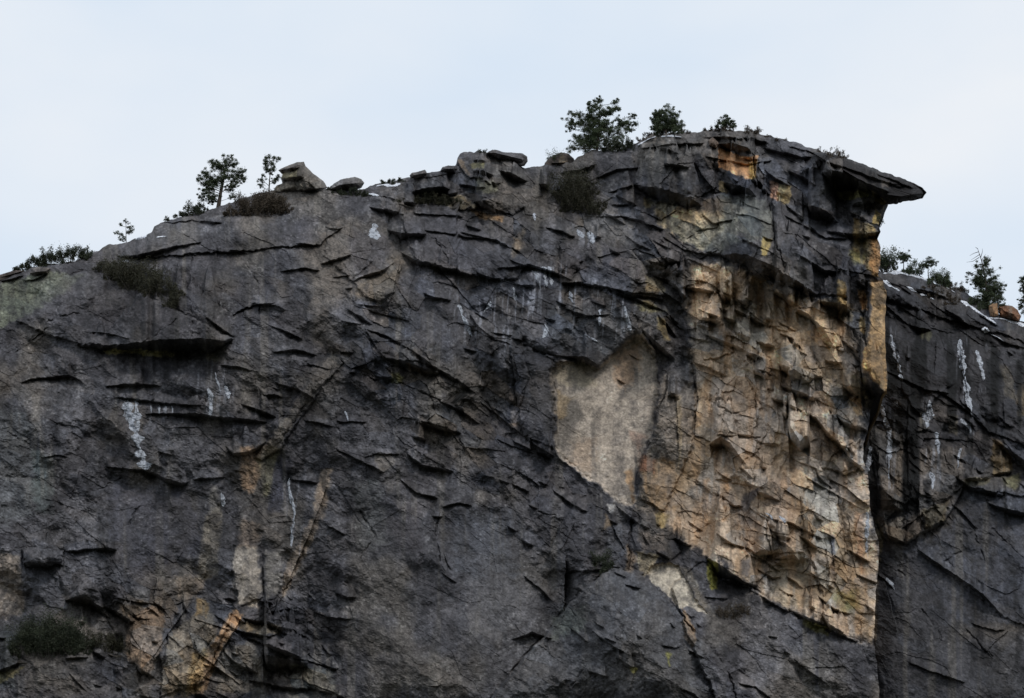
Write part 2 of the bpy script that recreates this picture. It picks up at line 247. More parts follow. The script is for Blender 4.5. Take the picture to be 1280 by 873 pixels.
CRACKS = [
 [(189,757),(172,776)], [(129,765),(144,793)], [(178,794),(183,800),(172,828)], [(154,760),(168,771)], [(204,763),(240,751)],
 [(345,560),(380,510),(415,470)], [(220,400),(160,440)], [(290,396),(320,380)], [(1000,617),(1020,601)], [(960,540),(945,568),(930,580)],
 [(900,546),(950,548)], [(885,500),(915,516),(945,510)], [(895,492),(899,508)], [(942,500),(945,540)], [(1012,700),(1030,760)],
 [(725,330),(700,380)], [(552,634),(545,660),(550,700)], [(700,745),(720,770)], [(350,744),(365,720),(378,690)], [(320,775),(352,747)],
 [(860,600),(905,625),(925,640)], [(672,640),(705,650)],
 [(640,620),(650,600)], [(450,640),(470,670),(450,700)], [(240,320),(240,420)], [(310,330),(330,370),(325,400)], [(450,470),(500,480),(550,500)],
 [(460,300),(470,330)], [(545,300),(560,330)], [(60,400),(100,392)], [(20,440),(60,410)], [(40,560),(10,540)], [(110,620),(150,600)],
 [(160,655),(180,630)], [(930,300),(955,310)], [(990,250),(1010,290)], [(860,250),(865,300)],
 [(895,690),(870,670)], [(930,672),(960,690)], [(1000,720),(1012,705)], [(1030,690),(1036,720)], [(1050,690),(1062,730)],
]
BCRACKS = [[(1119,580),(1130,594)], [(1100,700),(1130,720)], [(1180,560),(1186,590)], [(1210,640),(1230,700)], [(1180,700),(1200,690)], [(1240,660),(1270,690)], [(1150,760),(1180,800)], [(1200,780),(1240,820)]]

# colour patches: (polygon, appearance colour, strength, edge softness in px)
GREEN = (74,78,66)
PATCH = [
 # ochre wall under the summit
 ([(868,335),(905,328),(935,345),(985,372),(1020,372),(1050,388),(1062,410),(1078,470),(1080,540),(1078,572),(1087,600),(1088,650),(1098,690),
   (1094,780),(1090,803),(1050,792),(1000,768),(955,746),(935,730),(905,706),(880,692),(855,678),(832,655),(815,642),(812,605),(840,588),(866,560),
   (872,500),(866,450),(862,400)], (164,147,129), .97, 7),
 ([(905,335),(945,350),(1000,385),(1040,400),(1055,430),(1060,480),(1010,480),(960,470),(930,420),(905,390),(885,350)], (158,136,108), .65, 12),
 ([(980,400),(1040,420),(1040,470),(985,455)], (152,126,98), .5, 10),
 ([(868,480),(888,475),(890,540),(880,590),(850,640),(828,640),(835,600),(862,560)], (140,114,84), .7, 7),
 ([(880,580),(925,585),(930,640),(945,690),(900,700),(850,670),(845,640),(862,610)], (147,132,117), .75, 8),
 ([(889,480),(940,470),(970,520),(960,600),(900,570),(886,540)], (132,117,104), .6, 10),
 ([(990,590),(1040,610),(1060,700),(1040,760),(1000,740),(985,660)], (134,123,106), .6, 10),
 ([(960,705),(1010,700),(1014,760),(985,760),(962,745)], (132,119,98), .6, 6),
 ([(1050,670),(1075,660),(1090,760),(1085,795),(1060,780),(1045,720)], (126,106,82), .6, 8),
 ([(878,600),(885,600),(884,660),(878,670)], (146,108,74), .6, 4), ([(905,600),(911,600),(910,650),(904,650)], (146,110,76), .5, 4),
 ([(930,640),(955,650),(950,690),(930,690)], (134,102,74), .6, 6), ([(1013,690),(1017,690),(1016,770),(1012,770)], (116,84,56), .6, 3),
 ([(1070,640),(1080,640),(1080,720),(1074,715)], (124,92,70), .6, 3),
 ([(1040,740),(1072,738),(1078,765),(1060,768),(1045,758)], (98,90,50), .7, 5),
 ([(962,600),(985,596),(1000,640),(990,660),(965,655)], (86,77,74), .5, 8), ([(920,642),(930,620),(948,610),(945,622),(932,640)], (62,60,66), .85, 3),
 ([(1000,655),(1003,640),(996,648)], (60,60,62), .8, 2), ([(1038,668),(1044,672),(1043,725),(1039,720)], (72,70,74), .8, 2),
 ([(924,702),(938,700),(936,722),(926,718)], (70,70,76), .8, 3), ([(1037,480),(1062,490),(1058,520),(1042,530)], (84,82,80), .7, 4),
 ([(1052,420),(1075,440),(1078,455),(1060,470),(1050,450)], (84,82,82), .8, 4),
 ([(1052,388),(1078,385),(1080,440),(1060,425)], (70,69,70), .8, 4), ([(1020,372),(1064,378),(1064,402),(1032,395)], (88,76,58), .8, 3),
 ([(942,440),(962,448),(960,475),(945,465)], (66,66,66), .8, 4), ([(905,386),(960,420),(940,430),(900,405)], (112,105,92), .5, 5),
 # grey-brown column left of it
 ([(826,470),(864,455),(870,500),(866,560),(845,600),(815,640),(795,640),(800,590),(818,545)], (108,98,88), .85, 5),
 ([(845,494),(851,494),(851,560),(848,590)], (120,106,86), .8, 2.5), ([(800,572),(840,575),(850,610),(830,640),(806,630)], (132,106,78), .8, 6),
 ([(792,566),(822,575),(815,592),(800,590)], (80,50,36), .8, 4), ([(838,450),(858,440),(862,470),(850,492),(836,488)], (74,73,76), .7, 4),
 # pale scar
 ([(686,462),(700,451),(730,452),(750,460),(765,442),(790,421),(801,418),(815,435),(821,452),(823,475),(820,510),(815,540),(800,580),(793,600),
   (790,632),(775,628),(750,605),(735,600),(700,572),(693,560),(694,520),(690,500)], (146,134,121), .97, 3),
 ([(688,462),(730,455),(745,480),(700,480)], (126,116,96), .6, 6), ([(770,440),(798,430),(796,470),(782,492),(770,470)], (136,108,84), .65, 6),
 ([(706,496),(720,500),(728,518),(712,540),(704,565),(694,556),(697,520)], (92,86,80), .85, 3), ([(694,484),(712,500),(705,525),(695,525)], (124,104,76), .7, 3),
 ([(712,555),(745,545),(740,590),(715,580)], (130,110,92), .6, 8), ([(785,540),(808,545),(800,570)], (126,98,84), .6, 4), ([(780,590),(792,585),(790,628)], (130,98,66), .7, 3),
 ([(836,702),(846,708),(870,745),(883,766),(870,762),(858,757),(850,760),(830,740),(812,725),(808,718),(815,708)], (148,138,122), .95, 1.5),
 ([(852,760),(860,768),(870,785),(872,800),(865,808),(858,798),(855,780)], (136,108,80), .9, 2), ([(795,688),(826,694),(818,706),(806,722),(797,708)], (126,114,92), .9, 2),
 ([(784,680),(795,695),(790,716),(782,712)], (112,92,72), .7, 3), ([(846,708),(862,712),(892,770),(884,766),(870,744)], (84,78,70), .8, 4),
 ([(758,630),(768,630),(764,645)], (140,138,136), .8, 2), ([(758,640),(765,655),(752,665)], (120,98,72), .7, 3),
 ([(803,690),(800,660),(830,670),(838,690)], (96,84,74), .6, 4), ([(820,642),(838,645),(832,660),(820,658)], (118,100,62), .8, 3),
 ([(757,660),(775,655),(782,690),(775,705),(755,690)], (58,60,66), .7, 4),
 # lower buttress: cool grey
 ([(620,873),(700,740),(770,705),(830,740),(880,810),(890,880),(620,880)], (64,64,66), .6, 10), ([(690,770),(735,750),(730,790),(690,800)], (64,70,62), .5, 6),
 ([(884,700),(897,705),(898,735),(892,735),(886,722)], (112,106,40), .85, 2), ([(1003,774),(1030,785),(1033,795),(1020,792),(1005,782)], (116,110,52), .8, 2.5),
 ([(832,815),(838,818),(836,832)], (104,100,46), .8, 2), ([(785,835),(795,838),(790,845)], (104,98,40), .7, 2),
 ([(905,735),(935,750),(920,790),(895,770)], (50,47,47), .7, 6), ([(950,755),(985,770),(980,860),(930,860),(925,780)], (82,79,80), .5, 10),
 # summit block
 ([(899,184),(925,197),(947,197),(944,221),(932,223),(912,213),(899,210)], (172,124,82), .97, 1.2), ([(936,205),(946,202),(944,222),(936,222)], (124,104,48), .7, 2),
 ([(898,226),(905,227),(912,241),(900,243)], (150,128,88), .95, 1.5), ([(959,222),(975,229),(972,250),(964,247)], (146,106,82), .95, 1.5), ([(974,229),(989,234),(984,255),(972,250)], (142,124,86), .95, 1.5),
 ([(814,250),(830,255),(858,262),(905,266),(905,285),(895,300),(880,313),(850,296),(826,282)], (154,137,108), .9, 4), ([(806,248),(818,250),(815,262),(806,262)], (104,92,62), .8, 2.5),
 ([(870,282),(920,270),(925,300),(905,315),(885,316)], (98,98,89), .7, 5), ([(880,250),(915,250),(900,270),(880,265)], (104,88,72), .7, 4),
 ([(900,245),(960,248),(968,300),(940,300),(905,280)], (90,91,83), .65, 5), ([(955,297),(966,299),(960,320),(953,318)], (146,128,80), .95, 1.5),
 ([(1044,239),(1086,238),(1085,246),(1050,249)], (160,150,92), .95, 1.2), ([(1088,240),(1106,252),(1112,257),(1098,254)], (120,104,56), .9, 1.5),
 ([(1068,272),(1082,277),(1094,285),(1100,310),(1100,345),(1092,345),(1080,330),(1066,320),(1066,295)], (136,112,72), .95, 2.5),
 ([(1088,290),(1101,300),(1101,338),(1092,345),(1086,320)], (140,96,56), .8, 3), ([(1062,312),(1085,318),(1080,330),(1066,328)], (110,104,62), .6, 3),
 ([(1089,350),(1104,350),(1110,365),(1109,495),(1098,485),(1085,465),(1077,457),(1082,430),(1088,395)], (160,126,84), .95, 2.5),
 ([(1072,360),(1083,362),(1084,390),(1076,386)], (136,98,58), .9, 2), ([(1074,394),(1082,396),(1080,418),(1073,415)], (132,108,70), .9, 2), ([(1046,350),(1058,352),(1056,380),(1045,376)], (126,106,70), .9, 2),
 ([(1094,262),(1101,268),(1099,282),(1092,280)], (128,108,58), .8, 2), ([(1060,500),(1078,498),(1078,520),(1070,520)], (140,108,68), .7, 3),
 ([(806,346),(822,348),(832,362),(828,368),(808,364)], (118,106,84), .9, 2), ([(822,396),(832,402),(838,425),(830,424),(822,408)], (116,100,66), .85, 2.5),
 ([(790,375),(812,378),(832,390),(822,392),(800,388)], (104,94,58), .6, 3), ([(776,272),(795,276),(790,286),(778,282)], (92,84,76), .7, 3),
 # tower
 ([(590,263),(612,268),(630,270),(628,278),(600,274)], (132,104,74), .85, 2.5), ([(556,246),(582,247),(598,259),(580,264),(562,256)], (92,82,62), .8, 3),
 ([(604,252),(640,234),(650,256),(640,266),(620,262)], (76,70,65), .8, 3), ([(588,204),(606,203),(604,211),(590,212)], (98,92,58), .8, 2), ([(572,198),(580,200),(588,220),(584,222)], (92,76,58), .7, 2),
 ([(596,225),(625,228),(622,240),(598,240)], (74,74,58), .7, 4), ([(640,300),(655,285),(652,310),(640,325)], (104,88,68), .6, 4),
 # left and centre greys
 ([(-20,360),(60,340),(105,345),(40,392),(-20,418)], (78,82,68), .8, 4), ([(390,275),(445,285),(470,330),(440,380),(400,370),(385,320)], (80,74,69), .65, 12),
 ([(470,325),(505,318),(500,345),(470,380),(440,370)], (86,77,67), .7, 6), ([(455,352),(482,335),(500,335),(492,365),(478,375),(462,370)], (78,72,65), .6, 5),
 ([(440,285),(490,300),(480,340),(450,345),(435,310)], (52,50,54), .6, 6), ([(500,270),(600,280),(640,345),(560,335),(505,315)], (56,55,60), .6, 12),
 ([(325,275),(400,272),(395,302),(330,300)], (48,46,50), .6, 6), ([(500,335),(560,340),(575,400),(560,450),(505,425),(498,370)], (58,59,66), .6, 8),
 ([(110,300),(250,320),(290,400),(250,420),(120,415),(30,400),(80,350)], (52,50,53), .5, 14),
 ([(126,438),(155,437),(175,436),(212,438),(228,441),(212,446),(175,443),(140,442)], (170,160,116), .95, 2), ([(258,440),(272,436),(275,452),(262,450)], (96,90,74), .7, 3),
 ([(300,560),(332,556),(326,600),(312,618),(300,608)], (112,88,66), .8, 4), ([(320,575),(335,560),(350,560),(340,610),(330,625)], (92,86,64), .75, 4),
 ([(416,438),(427,452),(405,478),(348,560),(330,578),(318,572),(358,522),(395,468)], (80,72,62), .7, 5), ([(396,448),(420,452),(424,470),(398,510),(380,525),(366,520),(378,490)], (68,64,62), .6, 4),
 ([(468,570),(496,569),(490,586),(474,588)], (92,86,80), .75, 3), ([(508,455),(535,465),(530,470),(510,462)], (106,82,64), .6, 3),
 ([(636,490),(652,495),(648,535),(640,530)], (98,88,82), .7, 3), ([(490,465),(505,472),(500,480),(490,478)], (86,86,56), .8, 2),
 ([(345,570),(365,575),(362,600),(350,640),(335,640)], (48,48,56), .8, 3),
 ([(-10,690),(26,695),(28,768),(-10,775)], (88,78,68), .8, 4), ([(40,720),(75,715),(80,760),(50,780),(32,770)], (66,68,76), .6, 5), ([(110,790),(128,770),(142,795),(120,800)], (96,92,90), .7, 3),
 ([(160,770),(190,758),(205,765),(203,812),(188,842),(160,825),(158,800)], (106,88,72), .85, 3), ([(150,760),(178,750),(170,775),(155,770)], (92,78,62), .7, 3),
 ([(196,725),(225,720),(240,740),(215,770),(195,752)], (76,68,60), .7, 5), ([(212,790),(240,770),(265,765),(275,790),(250,845),(240,870),(200,870),(205,830)], (102,91,76), .8, 5),
 ([(245,750),(262,755),(258,772),(246,770)], (122,92,50), .7, 3), ([(293,760),(306,768),(268,832),(256,868),(234,868),(245,830),(270,800)], (140,106,74), .9, 2.5), ([(240,820),(262,810),(250,868),(232,868)], (122,100,62), .7, 4),
 ([(294,682),(322,682),(327,740),(322,758),(298,755),(293,720)], (112,103,92), .85, 3.5), ([(330,690),(352,690),(350,735),(332,750)], (92,87,81), .75, 4), ([(300,650),(325,655),(322,685),(295,685)], (86,72,60), .6, 4),
 ([(256,650),(276,625),(275,720),(245,725)], (86,78,66), .75, 4), ([(262,610),(270,612),(276,640),(262,640)], (84,80,74), .6, 4),
 ([(402,588),(416,585),(406,645),(376,705),(352,746),(356,712),(390,645)], (100,86,72), .8, 3), ([(302,776),(352,780),(350,792),(320,794),(300,786)], (104,90,68), .8, 2.5),
 ([(278,815),(320,800),(329,868),(268,868)], (98,91,82), .8, 4), ([(330,795),(360,800),(366,818),(332,812)], (74,68,68), .6, 4), ([(366,832),(415,836),(425,873),(362,873)], (98,97,90), .8, 4),
 ([(378,815),(412,815),(420,834),(385,826)], (96,90,86), .7, 4), ([(220,720),(255,725),(235,760),(222,750)], (86,74,62), .7, 5),
 ([(-10,780),(25,780),(20,860),(-10,860)], (50,54,56), .6, 5), ([(-10,842),(28,835),(20,845),(-10,860)], (92,84,54), .8, 2),
 ([(480,640),(520,630),(530,690),(490,690)], (48,45,48), .6, 8), ([(600,690),(690,700),(680,860),(580,860)], (68,66,66), .5, 14), ([(560,640),(640,640),(650,720),(570,720)], (58,60,66), .6, 12),
 ([(440,600),(475,600),(485,680),(450,690)], (70,70,68), .5, 8), ([(135,610),(235,610),(255,690),(170,720),(140,680)], (54,54,62), .6, 8),
 ([(-10,500),(40,520),(45,640),(-10,660)], (66,68,68), .5, 10), ([(40,560),(65,570),(66,640),(45,640)], (58,66,66), .6, 5), ([(64,520),(74,518),(74,585),(66,580)], (34,34,38), .8, 3),
 ([(590,400),(640,380),(660,440),(620,470),(590,450)], (62,62,66), .5, 8), ([(640,430),(690,440),(690,560),(660,550),(640,500)], (54,54,60), .6, 6),
 ([(690,380),(790,385),(775,440),(700,440),(680,410)], (56,58,62), .6, 6), ([(700,295),(790,310),(800,350),(700,345)], (52,48,50), .6, 8),
]
BPATCH = [
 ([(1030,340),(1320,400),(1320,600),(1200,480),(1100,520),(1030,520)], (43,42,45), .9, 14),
 ([(1088,530),(1130,545),(1124,640),(1100,660),(1086,640)], (86,78,70), .85, 3), ([(1134,560),(1200,560),(1205,610),(1180,650),(1150,672),(1140,640)], (80,75,72), .8, 4),
 ([(1104,655),(1130,645),(1130,672),(1112,674)], (102,88,72), .8, 2.5), ([(1128,655),(1152,640),(1150,668),(1133,678)], (98,86,76), .8, 2.5), ([(1152,640),(1185,625),(1182,652),(1156,662)], (94,82,62), .8, 3),
 ([(1240,548),(1252,552),(1262,572),(1266,588),(1240,594),(1238,570)], (102,86,62), .9, 2), ([(1205,600),(1240,596),(1230,606),(1208,610)], (96,88,68), .8, 2), ([(1252,596),(1275,592),(1270,612),(1254,606)], (92,88,62), .8, 3),
 ([(1248,455),(1262,460),(1270,500),(1256,495)], (84,76,64), .7, 3), ([(1272,480),(1290,480),(1285,520),(1274,520)], (100,82,56), .7, 3),
 ([(1186,518),(1196,520),(1196,545),(1187,542)], (84,76,62), .7, 2), ([(1148,515),(1166,515),(1162,535),(1150,538)], (88,84,76), .7, 3), ([(1150,412),(1166,414),(1162,425),(1150,422)], (76,74,56), .8, 2),
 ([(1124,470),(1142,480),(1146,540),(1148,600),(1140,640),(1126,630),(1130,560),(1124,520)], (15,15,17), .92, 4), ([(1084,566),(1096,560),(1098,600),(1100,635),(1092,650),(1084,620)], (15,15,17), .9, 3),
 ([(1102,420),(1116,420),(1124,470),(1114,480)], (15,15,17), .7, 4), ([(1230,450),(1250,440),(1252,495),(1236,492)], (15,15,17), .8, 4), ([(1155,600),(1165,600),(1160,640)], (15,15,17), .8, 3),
 ([(1130,690),(1190,655),(1215,610),(1300,620),(1300,780),(1200,780)], (58,60,68), .75, 8), ([(1095,700),(1140,690),(1200,800),(1300,820),(1300,880),(1090,880)], (54,54,58), .7, 8),
 ([(1092,650),(1104,662),(1100,708),(1092,692)], (96,86,66), .85, 2.5), ([(1090,690),(1098,715),(1094,800),(1088,790)], (104,90,74), .7, 3),
]
KA = 1.37        # appearance -> albedo

# ------------------------------------------------------------------ field evaluation
TV = [150,240,300,360,450,550,650,750,880]
TU = [-160,0,200,400,600,720,820,900,1000,1060,1115]
TT = [[60,50,40,34,26,22,12,8,8,8,10],[45,38,26,18,14,16,5,0,-2,-1,0],[30,25,12,8,6,8,3,-2,-4,-5,-4],[18,13,6,3,2,4,3,0,-3,-5,-4],[8,5,1,0,0,2,3.0,1.0,-1.5,-3.5,-3],
      [4,2,1,2,0,1,2.2,.8,-1,-2,-2],[0,-1,2,3,-1,0,1,.3,-1,-2,-2],[-3,-4,1,4,-3,-2,-5,-1.5,-1,-1,-1],[-6,-8,-2,3,-5,-3,-12,-6,-2,0,1]]
BV = [300,340,400,500,600,700,880]
BU = [1020,1100,1160,1220,1280,1340,1480]
BT = [[60,52,54,60,66,70,80],[44,36,38,46,54,58,66],[34,24,24,30,36,42,50],[30,16,15,17,20,24,30],[26,9,10,12,12,14,20],[24,8,6,6,5,6,10],[22,5,2,-1,-3,-3,0]]
def table(tu, tv, tt, step=6.0):
    tt = np.array(tt, float)
    gu = np.arange(tu[0], tu[-1] + step, step); gv = np.arange(tv[0], tv[-1] + step, step)
    a = np.stack([np.interp(gu, tu, row) for row in tt])
    a = np.stack([np.interp(gv, tv, a[:, i]) for i in range(a.shape[1])], 1)
    for _ in range(3):
        for ax in (0, 1):
            p = np.pad(a, [(4, 4) if k == ax else (0, 0) for k in (0, 1)], 'edge')
            cs = np.cumsum(np.insert(p, 0, 0, axis=ax), axis=ax)
            n = a.shape[ax]
            a = (np.take(cs, np.arange(9, 9 + n), ax) - np.take(cs, np.arange(0, n), ax)) / 9
    return gu, gv, a, step
def sample(tb, U, V):
    gu, gv, a, st = tb
    x = np.clip((U - gu[0]) / st, 0, len(gu) - 1.001); y = np.clip((V - gv[0]) / st, 0, len(gv) - 1.001)
    xi = x.astype(int); yi = y.astype(int); fx = x - xi; fy = y - yi
    return (a[yi, xi] * (1 - fx) + a[yi, xi + 1] * fx) * (1 - fy) + (a[yi + 1, xi] * (1 - fx) + a[yi + 1, xi + 1] * fx) * fy

def window(U, V, box):
    """index block of the (nearly regular) grid that covers a pixel box"""
    m = (U >= box[0]) & (U <= box[2]) & (V >= box[1]) & (V <= box[3])
    r = np.flatnonzero(m.any(1)); c = np.flatnonzero(m.any(0))
    if len(r) == 0: return None
    return slice(r[0], r[-1] + 1), slice(c[0], c[-1] + 1)

def add_ledges(D, U, V, ledges, WV, k_under=0.42):
    for i, L in enumerate(ledges):
        a = np.array(L, float); o = np.argsort(a[:, 0]); a = a[o]
        w_max = a[:, 2].max(); R = min(max(16, 6.0 * w_max), 80)
        win = window(U, V, (a[0, 0] - 2, a[:, 1].min() - R - 4, a[-1, 0] + 2, a[:, 1].max() + 3 * w_max + 8))
        if win is None: continue
        u = U[win]; v = V[win] + WV[win]
        lip = np.interp(u, a[:, 0], a[:, 1])
        w = np.interp(u, a[:, 0], a[:, 2])
        end = np.minimum(sstep(a[0, 0] - 2, a[0, 0] + 4, u), 1 - sstep(a[-1, 0] - 4, a[-1, 0] + 2, u))
        w = np.maximum(w * end, 1e-3) * (1 + .25 * vnoise(u / 7, v * 0 + i, 77))
        s = v - lip
        ws = np.minimum(w, 10 + .5 * (w - 10)); A = (k_under + .06 * sstep(3, 8, w)) * ws * end + .12 * end; B = 0.2 * ws * end + .15 * end
        Rl = np.clip(4.6 * w, 6, min(R, 1.1 * (a[-1, 0] - a[0, 0]) + 6))
        # above the lip: thin flakes fade upwards, thick blocks have an upright face with a top edge of their own
        k_ = sstep(2.2, 4.2, w)
        top = s + Rl * (.22 * vnoise(u / 9, v * 0 + 3 * i, 78) + .12 * vnoise(u / 3, v * 0 + i, 79) + .18 * (u - a[0, 0]) / (a[-1, 0] - a[0, 0] + 1))
        up = (1 - k_) * np.clip(1 + s / Rl, 0, 1) + k_ * sstep(-.95 * Rl, -.95 * Rl + 3.5, top) * (1 + .18 * np.maximum(s, -Rl) / Rl)
        f = np.where(s <= 0, A * up,
             np.where(s < w, A - (A + B) * (s / w), -B * np.clip(1 - (s - w) / (2.2 * w + 2), 0, 1)))
        D[win] += f
def add_walls(D, U, V, walls, WU):
    for P, side, A in walls:
        a = np.array(P, float); o = np.argsort(a[:, 1]); a = a[o]
        R = 10 + 14 * A
        win = window(U, V, (a[:, 0].min() - R - 4, a[0, 1] - 2, a[:, 0].max() + R + 4, a[-1, 1] + 2))
        if win is None: continue
        u = U[win] + WU[win]; v = V[win]
        x = u - np.interp(v, a[:, 1], a[:, 0])
        if side == 'L': x = -x
        h = a[-1, 1] - a[0, 1]
        end = np.minimum(sstep(a[0, 1] - 2, a[0, 1] + .25 * h, v), 1 - sstep(a[-1, 1] - .25 * h, a[-1, 1] + 2, v))
        f = np.where(x >= 0, A * np.clip(1 - x / R, 0, 1), -.35 * A * np.clip(1 + x / 4, 0, 1))
        D[win] += f * end
def seg_dist(u, v, P):
    d = np.full(u.shape, 1e9)
    for (x0, y0), (x1, y1) in zip(P[:-1], P[1:]):
        dx, dy = x1 - x0, y1 - y0; L = dx * dx + dy * dy + 1e-9
        t = np.clip(((u - x0) * dx + (v - y0) * dy) / L, 0, 1)
        d = np.minimum(d, np.hypot(u - x0 - t * dx, v - y0 - t * dy))
    return d
def add_cracks(D, U, V, cracks, WU, WV, w=1.7, depth=.55):
    for P in cracks:
        a = np.array(P, float)
        win = window(U, V, (a[:, 0].min() - 5, a[:, 1].min() - 5, a[:, 0].max() + 5, a[:, 1].max() + 5))
        if win is None: continue
        d = seg_dist(U[win] + 1.7 * WU[win], V[win] + 1.7 * WV[win], P)
        D[win] -= depth * np.clip(.75 + .9 * vnoise(U[win] / 9, V[win] / 9, 330), 0, 1.2) * np.clip(1 - d / w, 0, 1)
def poly_sd(u, v, P):
    """signed distance to a polygon, positive inside"""
    P = [tuple(p) for p in P]
    d = seg_dist(u, v, P + [P[0]])
    ins = np.zeros(u.shape, bool)
    for (x0, y0), (x1, y1) in zip(P, P[1:] + [P[0]]):
        c = ((y0 > v) != (y1 > v)) & (u < (x1 - x0) * (v - y0) / ((y1 - y0) or 1e-9) + x0)
        ins ^= c
    return np.where(ins, d, -d)

def region(U, V, P, soft):
    out = np.zeros(U.shape, F32)
    a = np.array(P, float)
    win = window(U, V, (a[:, 0].min() - soft, a[:, 1].min() - soft, a[:, 0].max() + soft, a[:, 1].max() + soft))
    if win is not None: out[win] = sstep(-soft, soft, poly_sd(U[win], V[win], P))
    return out

def add_plates(D, U, V, plates, WU, WV):
    for P, A, e, bev in plates:
        a = np.array(P, float); pad = 6 + e
        win = window(U, V, (a[:, 0].min() - pad, a[:, 1].min() - pad, a[:, 0].max() + pad, a[:, 1].max() + pad))
        if win is None: continue
        sd = poly_sd(U[win] + WU[win], V[win] + WV[win], P)
        A = 1.45 * A
        D[win] += A * (.6 * sstep(-e, e, sd) + .4 * np.clip(sd / bev, 0, 1)) - .13 * abs(A) * np.clip(1 - np.abs(sd + e) / 2.2, 0, 1) * np.clip(.3 + 1.2 * vnoise(U[win] / 16, V[win] / 16, 331), 0, 1.2)
def rock_depth(U, V, ledges, walls, cracks, block, smooth, plates=()):
    """metres by which the surface stands proud of its base, before the large form"""
    w1 = fbm(U / 28, V / 28, 3, 4); w2 = fbm(U / 28 + 50, V / 28, 13, 4)
    WU = (2.2 * w1 + .9 * vnoise(U / 4, V / 4, 30)).astype(F32); WV = (2.2 * w2 + .9 * vnoise(U / 4, V / 4, 31)).astype(F32)
    D = np.zeros(U.shape, F32)
    # broad swells
    D += 1.5 * fbm(U / 120, V / 90, 5, 3) * (1 - .5 * smooth)
    # jointed blocks, longer along a grain that dips to the right
    ca, sa = math.cos(math.radians(32)), math.sin(math.radians(32))
    X = (U + 3 * w1) * ca + (V + 3 * w2) * sa; Yy = -(U + 3 * w1) * sa + (V + 3 * w2) * ca
    tint = None
    for k, (sx, sy, amp, sl) in enumerate(((70, 40, 1.2, 2.0), (33, 18, .75, 1.2), (15, 8, .26, .4), (7, 4.4, .08, .14))):
        r1, r2, r3, dx, dy, e = cells(X / sx + 3 * k, Yy / sy, 100 + k)
        present = sstep(.25, .6, r3) if k < 3 else 1.0
        gate = block if k < 2 else (.22 + .78 * block) * (1 - .8 * smooth)
        D += gate * present * (amp * (r1 - .5) + sl * ((r2 - .5) * 1.3 * dx + (r3 - .45) * .8 * dy))
        D -= gate * (.16 if k == 0 else .10 if k == 1 else .04) * np.clip(1 - e / (.05 if k == 0 else .08), 0, 1) * (r2 > .55) * sstep(.3, .7, block)
        if k == 1: tint = (r1, r2)
    # vertical joints
    r1, r2, r3, dx, dy, e = cells((U + 4 * w1) / 22, (V + 4 * w2) / 60, 140)
    D += block * .35 * ((r1 - .5) + (r2 - .5) * dx * 1.6)
    # rough skin: wavy bedding and grain
    rough = (.25 + .75 * (1 - smooth))
    for k, (sx, sy, am) in enumerate(((96, 62, 3.6), (46, 28, 1.9), (22, 14, .75), (10.5, 7, .30), (5.5, 4, .15))):
        g_ = (.55 + .75 * block) * (rough if k > 0 else 1 - .6 * smooth)
        xw = X / sx + .30 * w1 + .5 * k; yw = Yy / sy + .30 * w2
        D += am * g_ * trinoise(xw + .35 * yw, yw, 700 + k)
    n = fbm((U + .3 * V) / 26, (V - .25 * U) / 9, 40, 4, .55, True)
    D += .08 * n * rough
    D += .16 * fbm(U / 15, V / 11, 50, 4, .6) * (.35 + .65 * (1 - smooth))
    D += .07 * vnoise(U / 2.1, V / 1.7, 57) * (1 - .6 * smooth)
    add_plates(D, U, V, plates, WU * 1.5, WV * 1.5)
    add_ledges(D, U, V, ledges, WV * .6)
    add_walls(D, U, V, walls, WU * .6)
    add_cracks(D, U, V, cracks, WU, WV)
    return D, tint, WU, WV

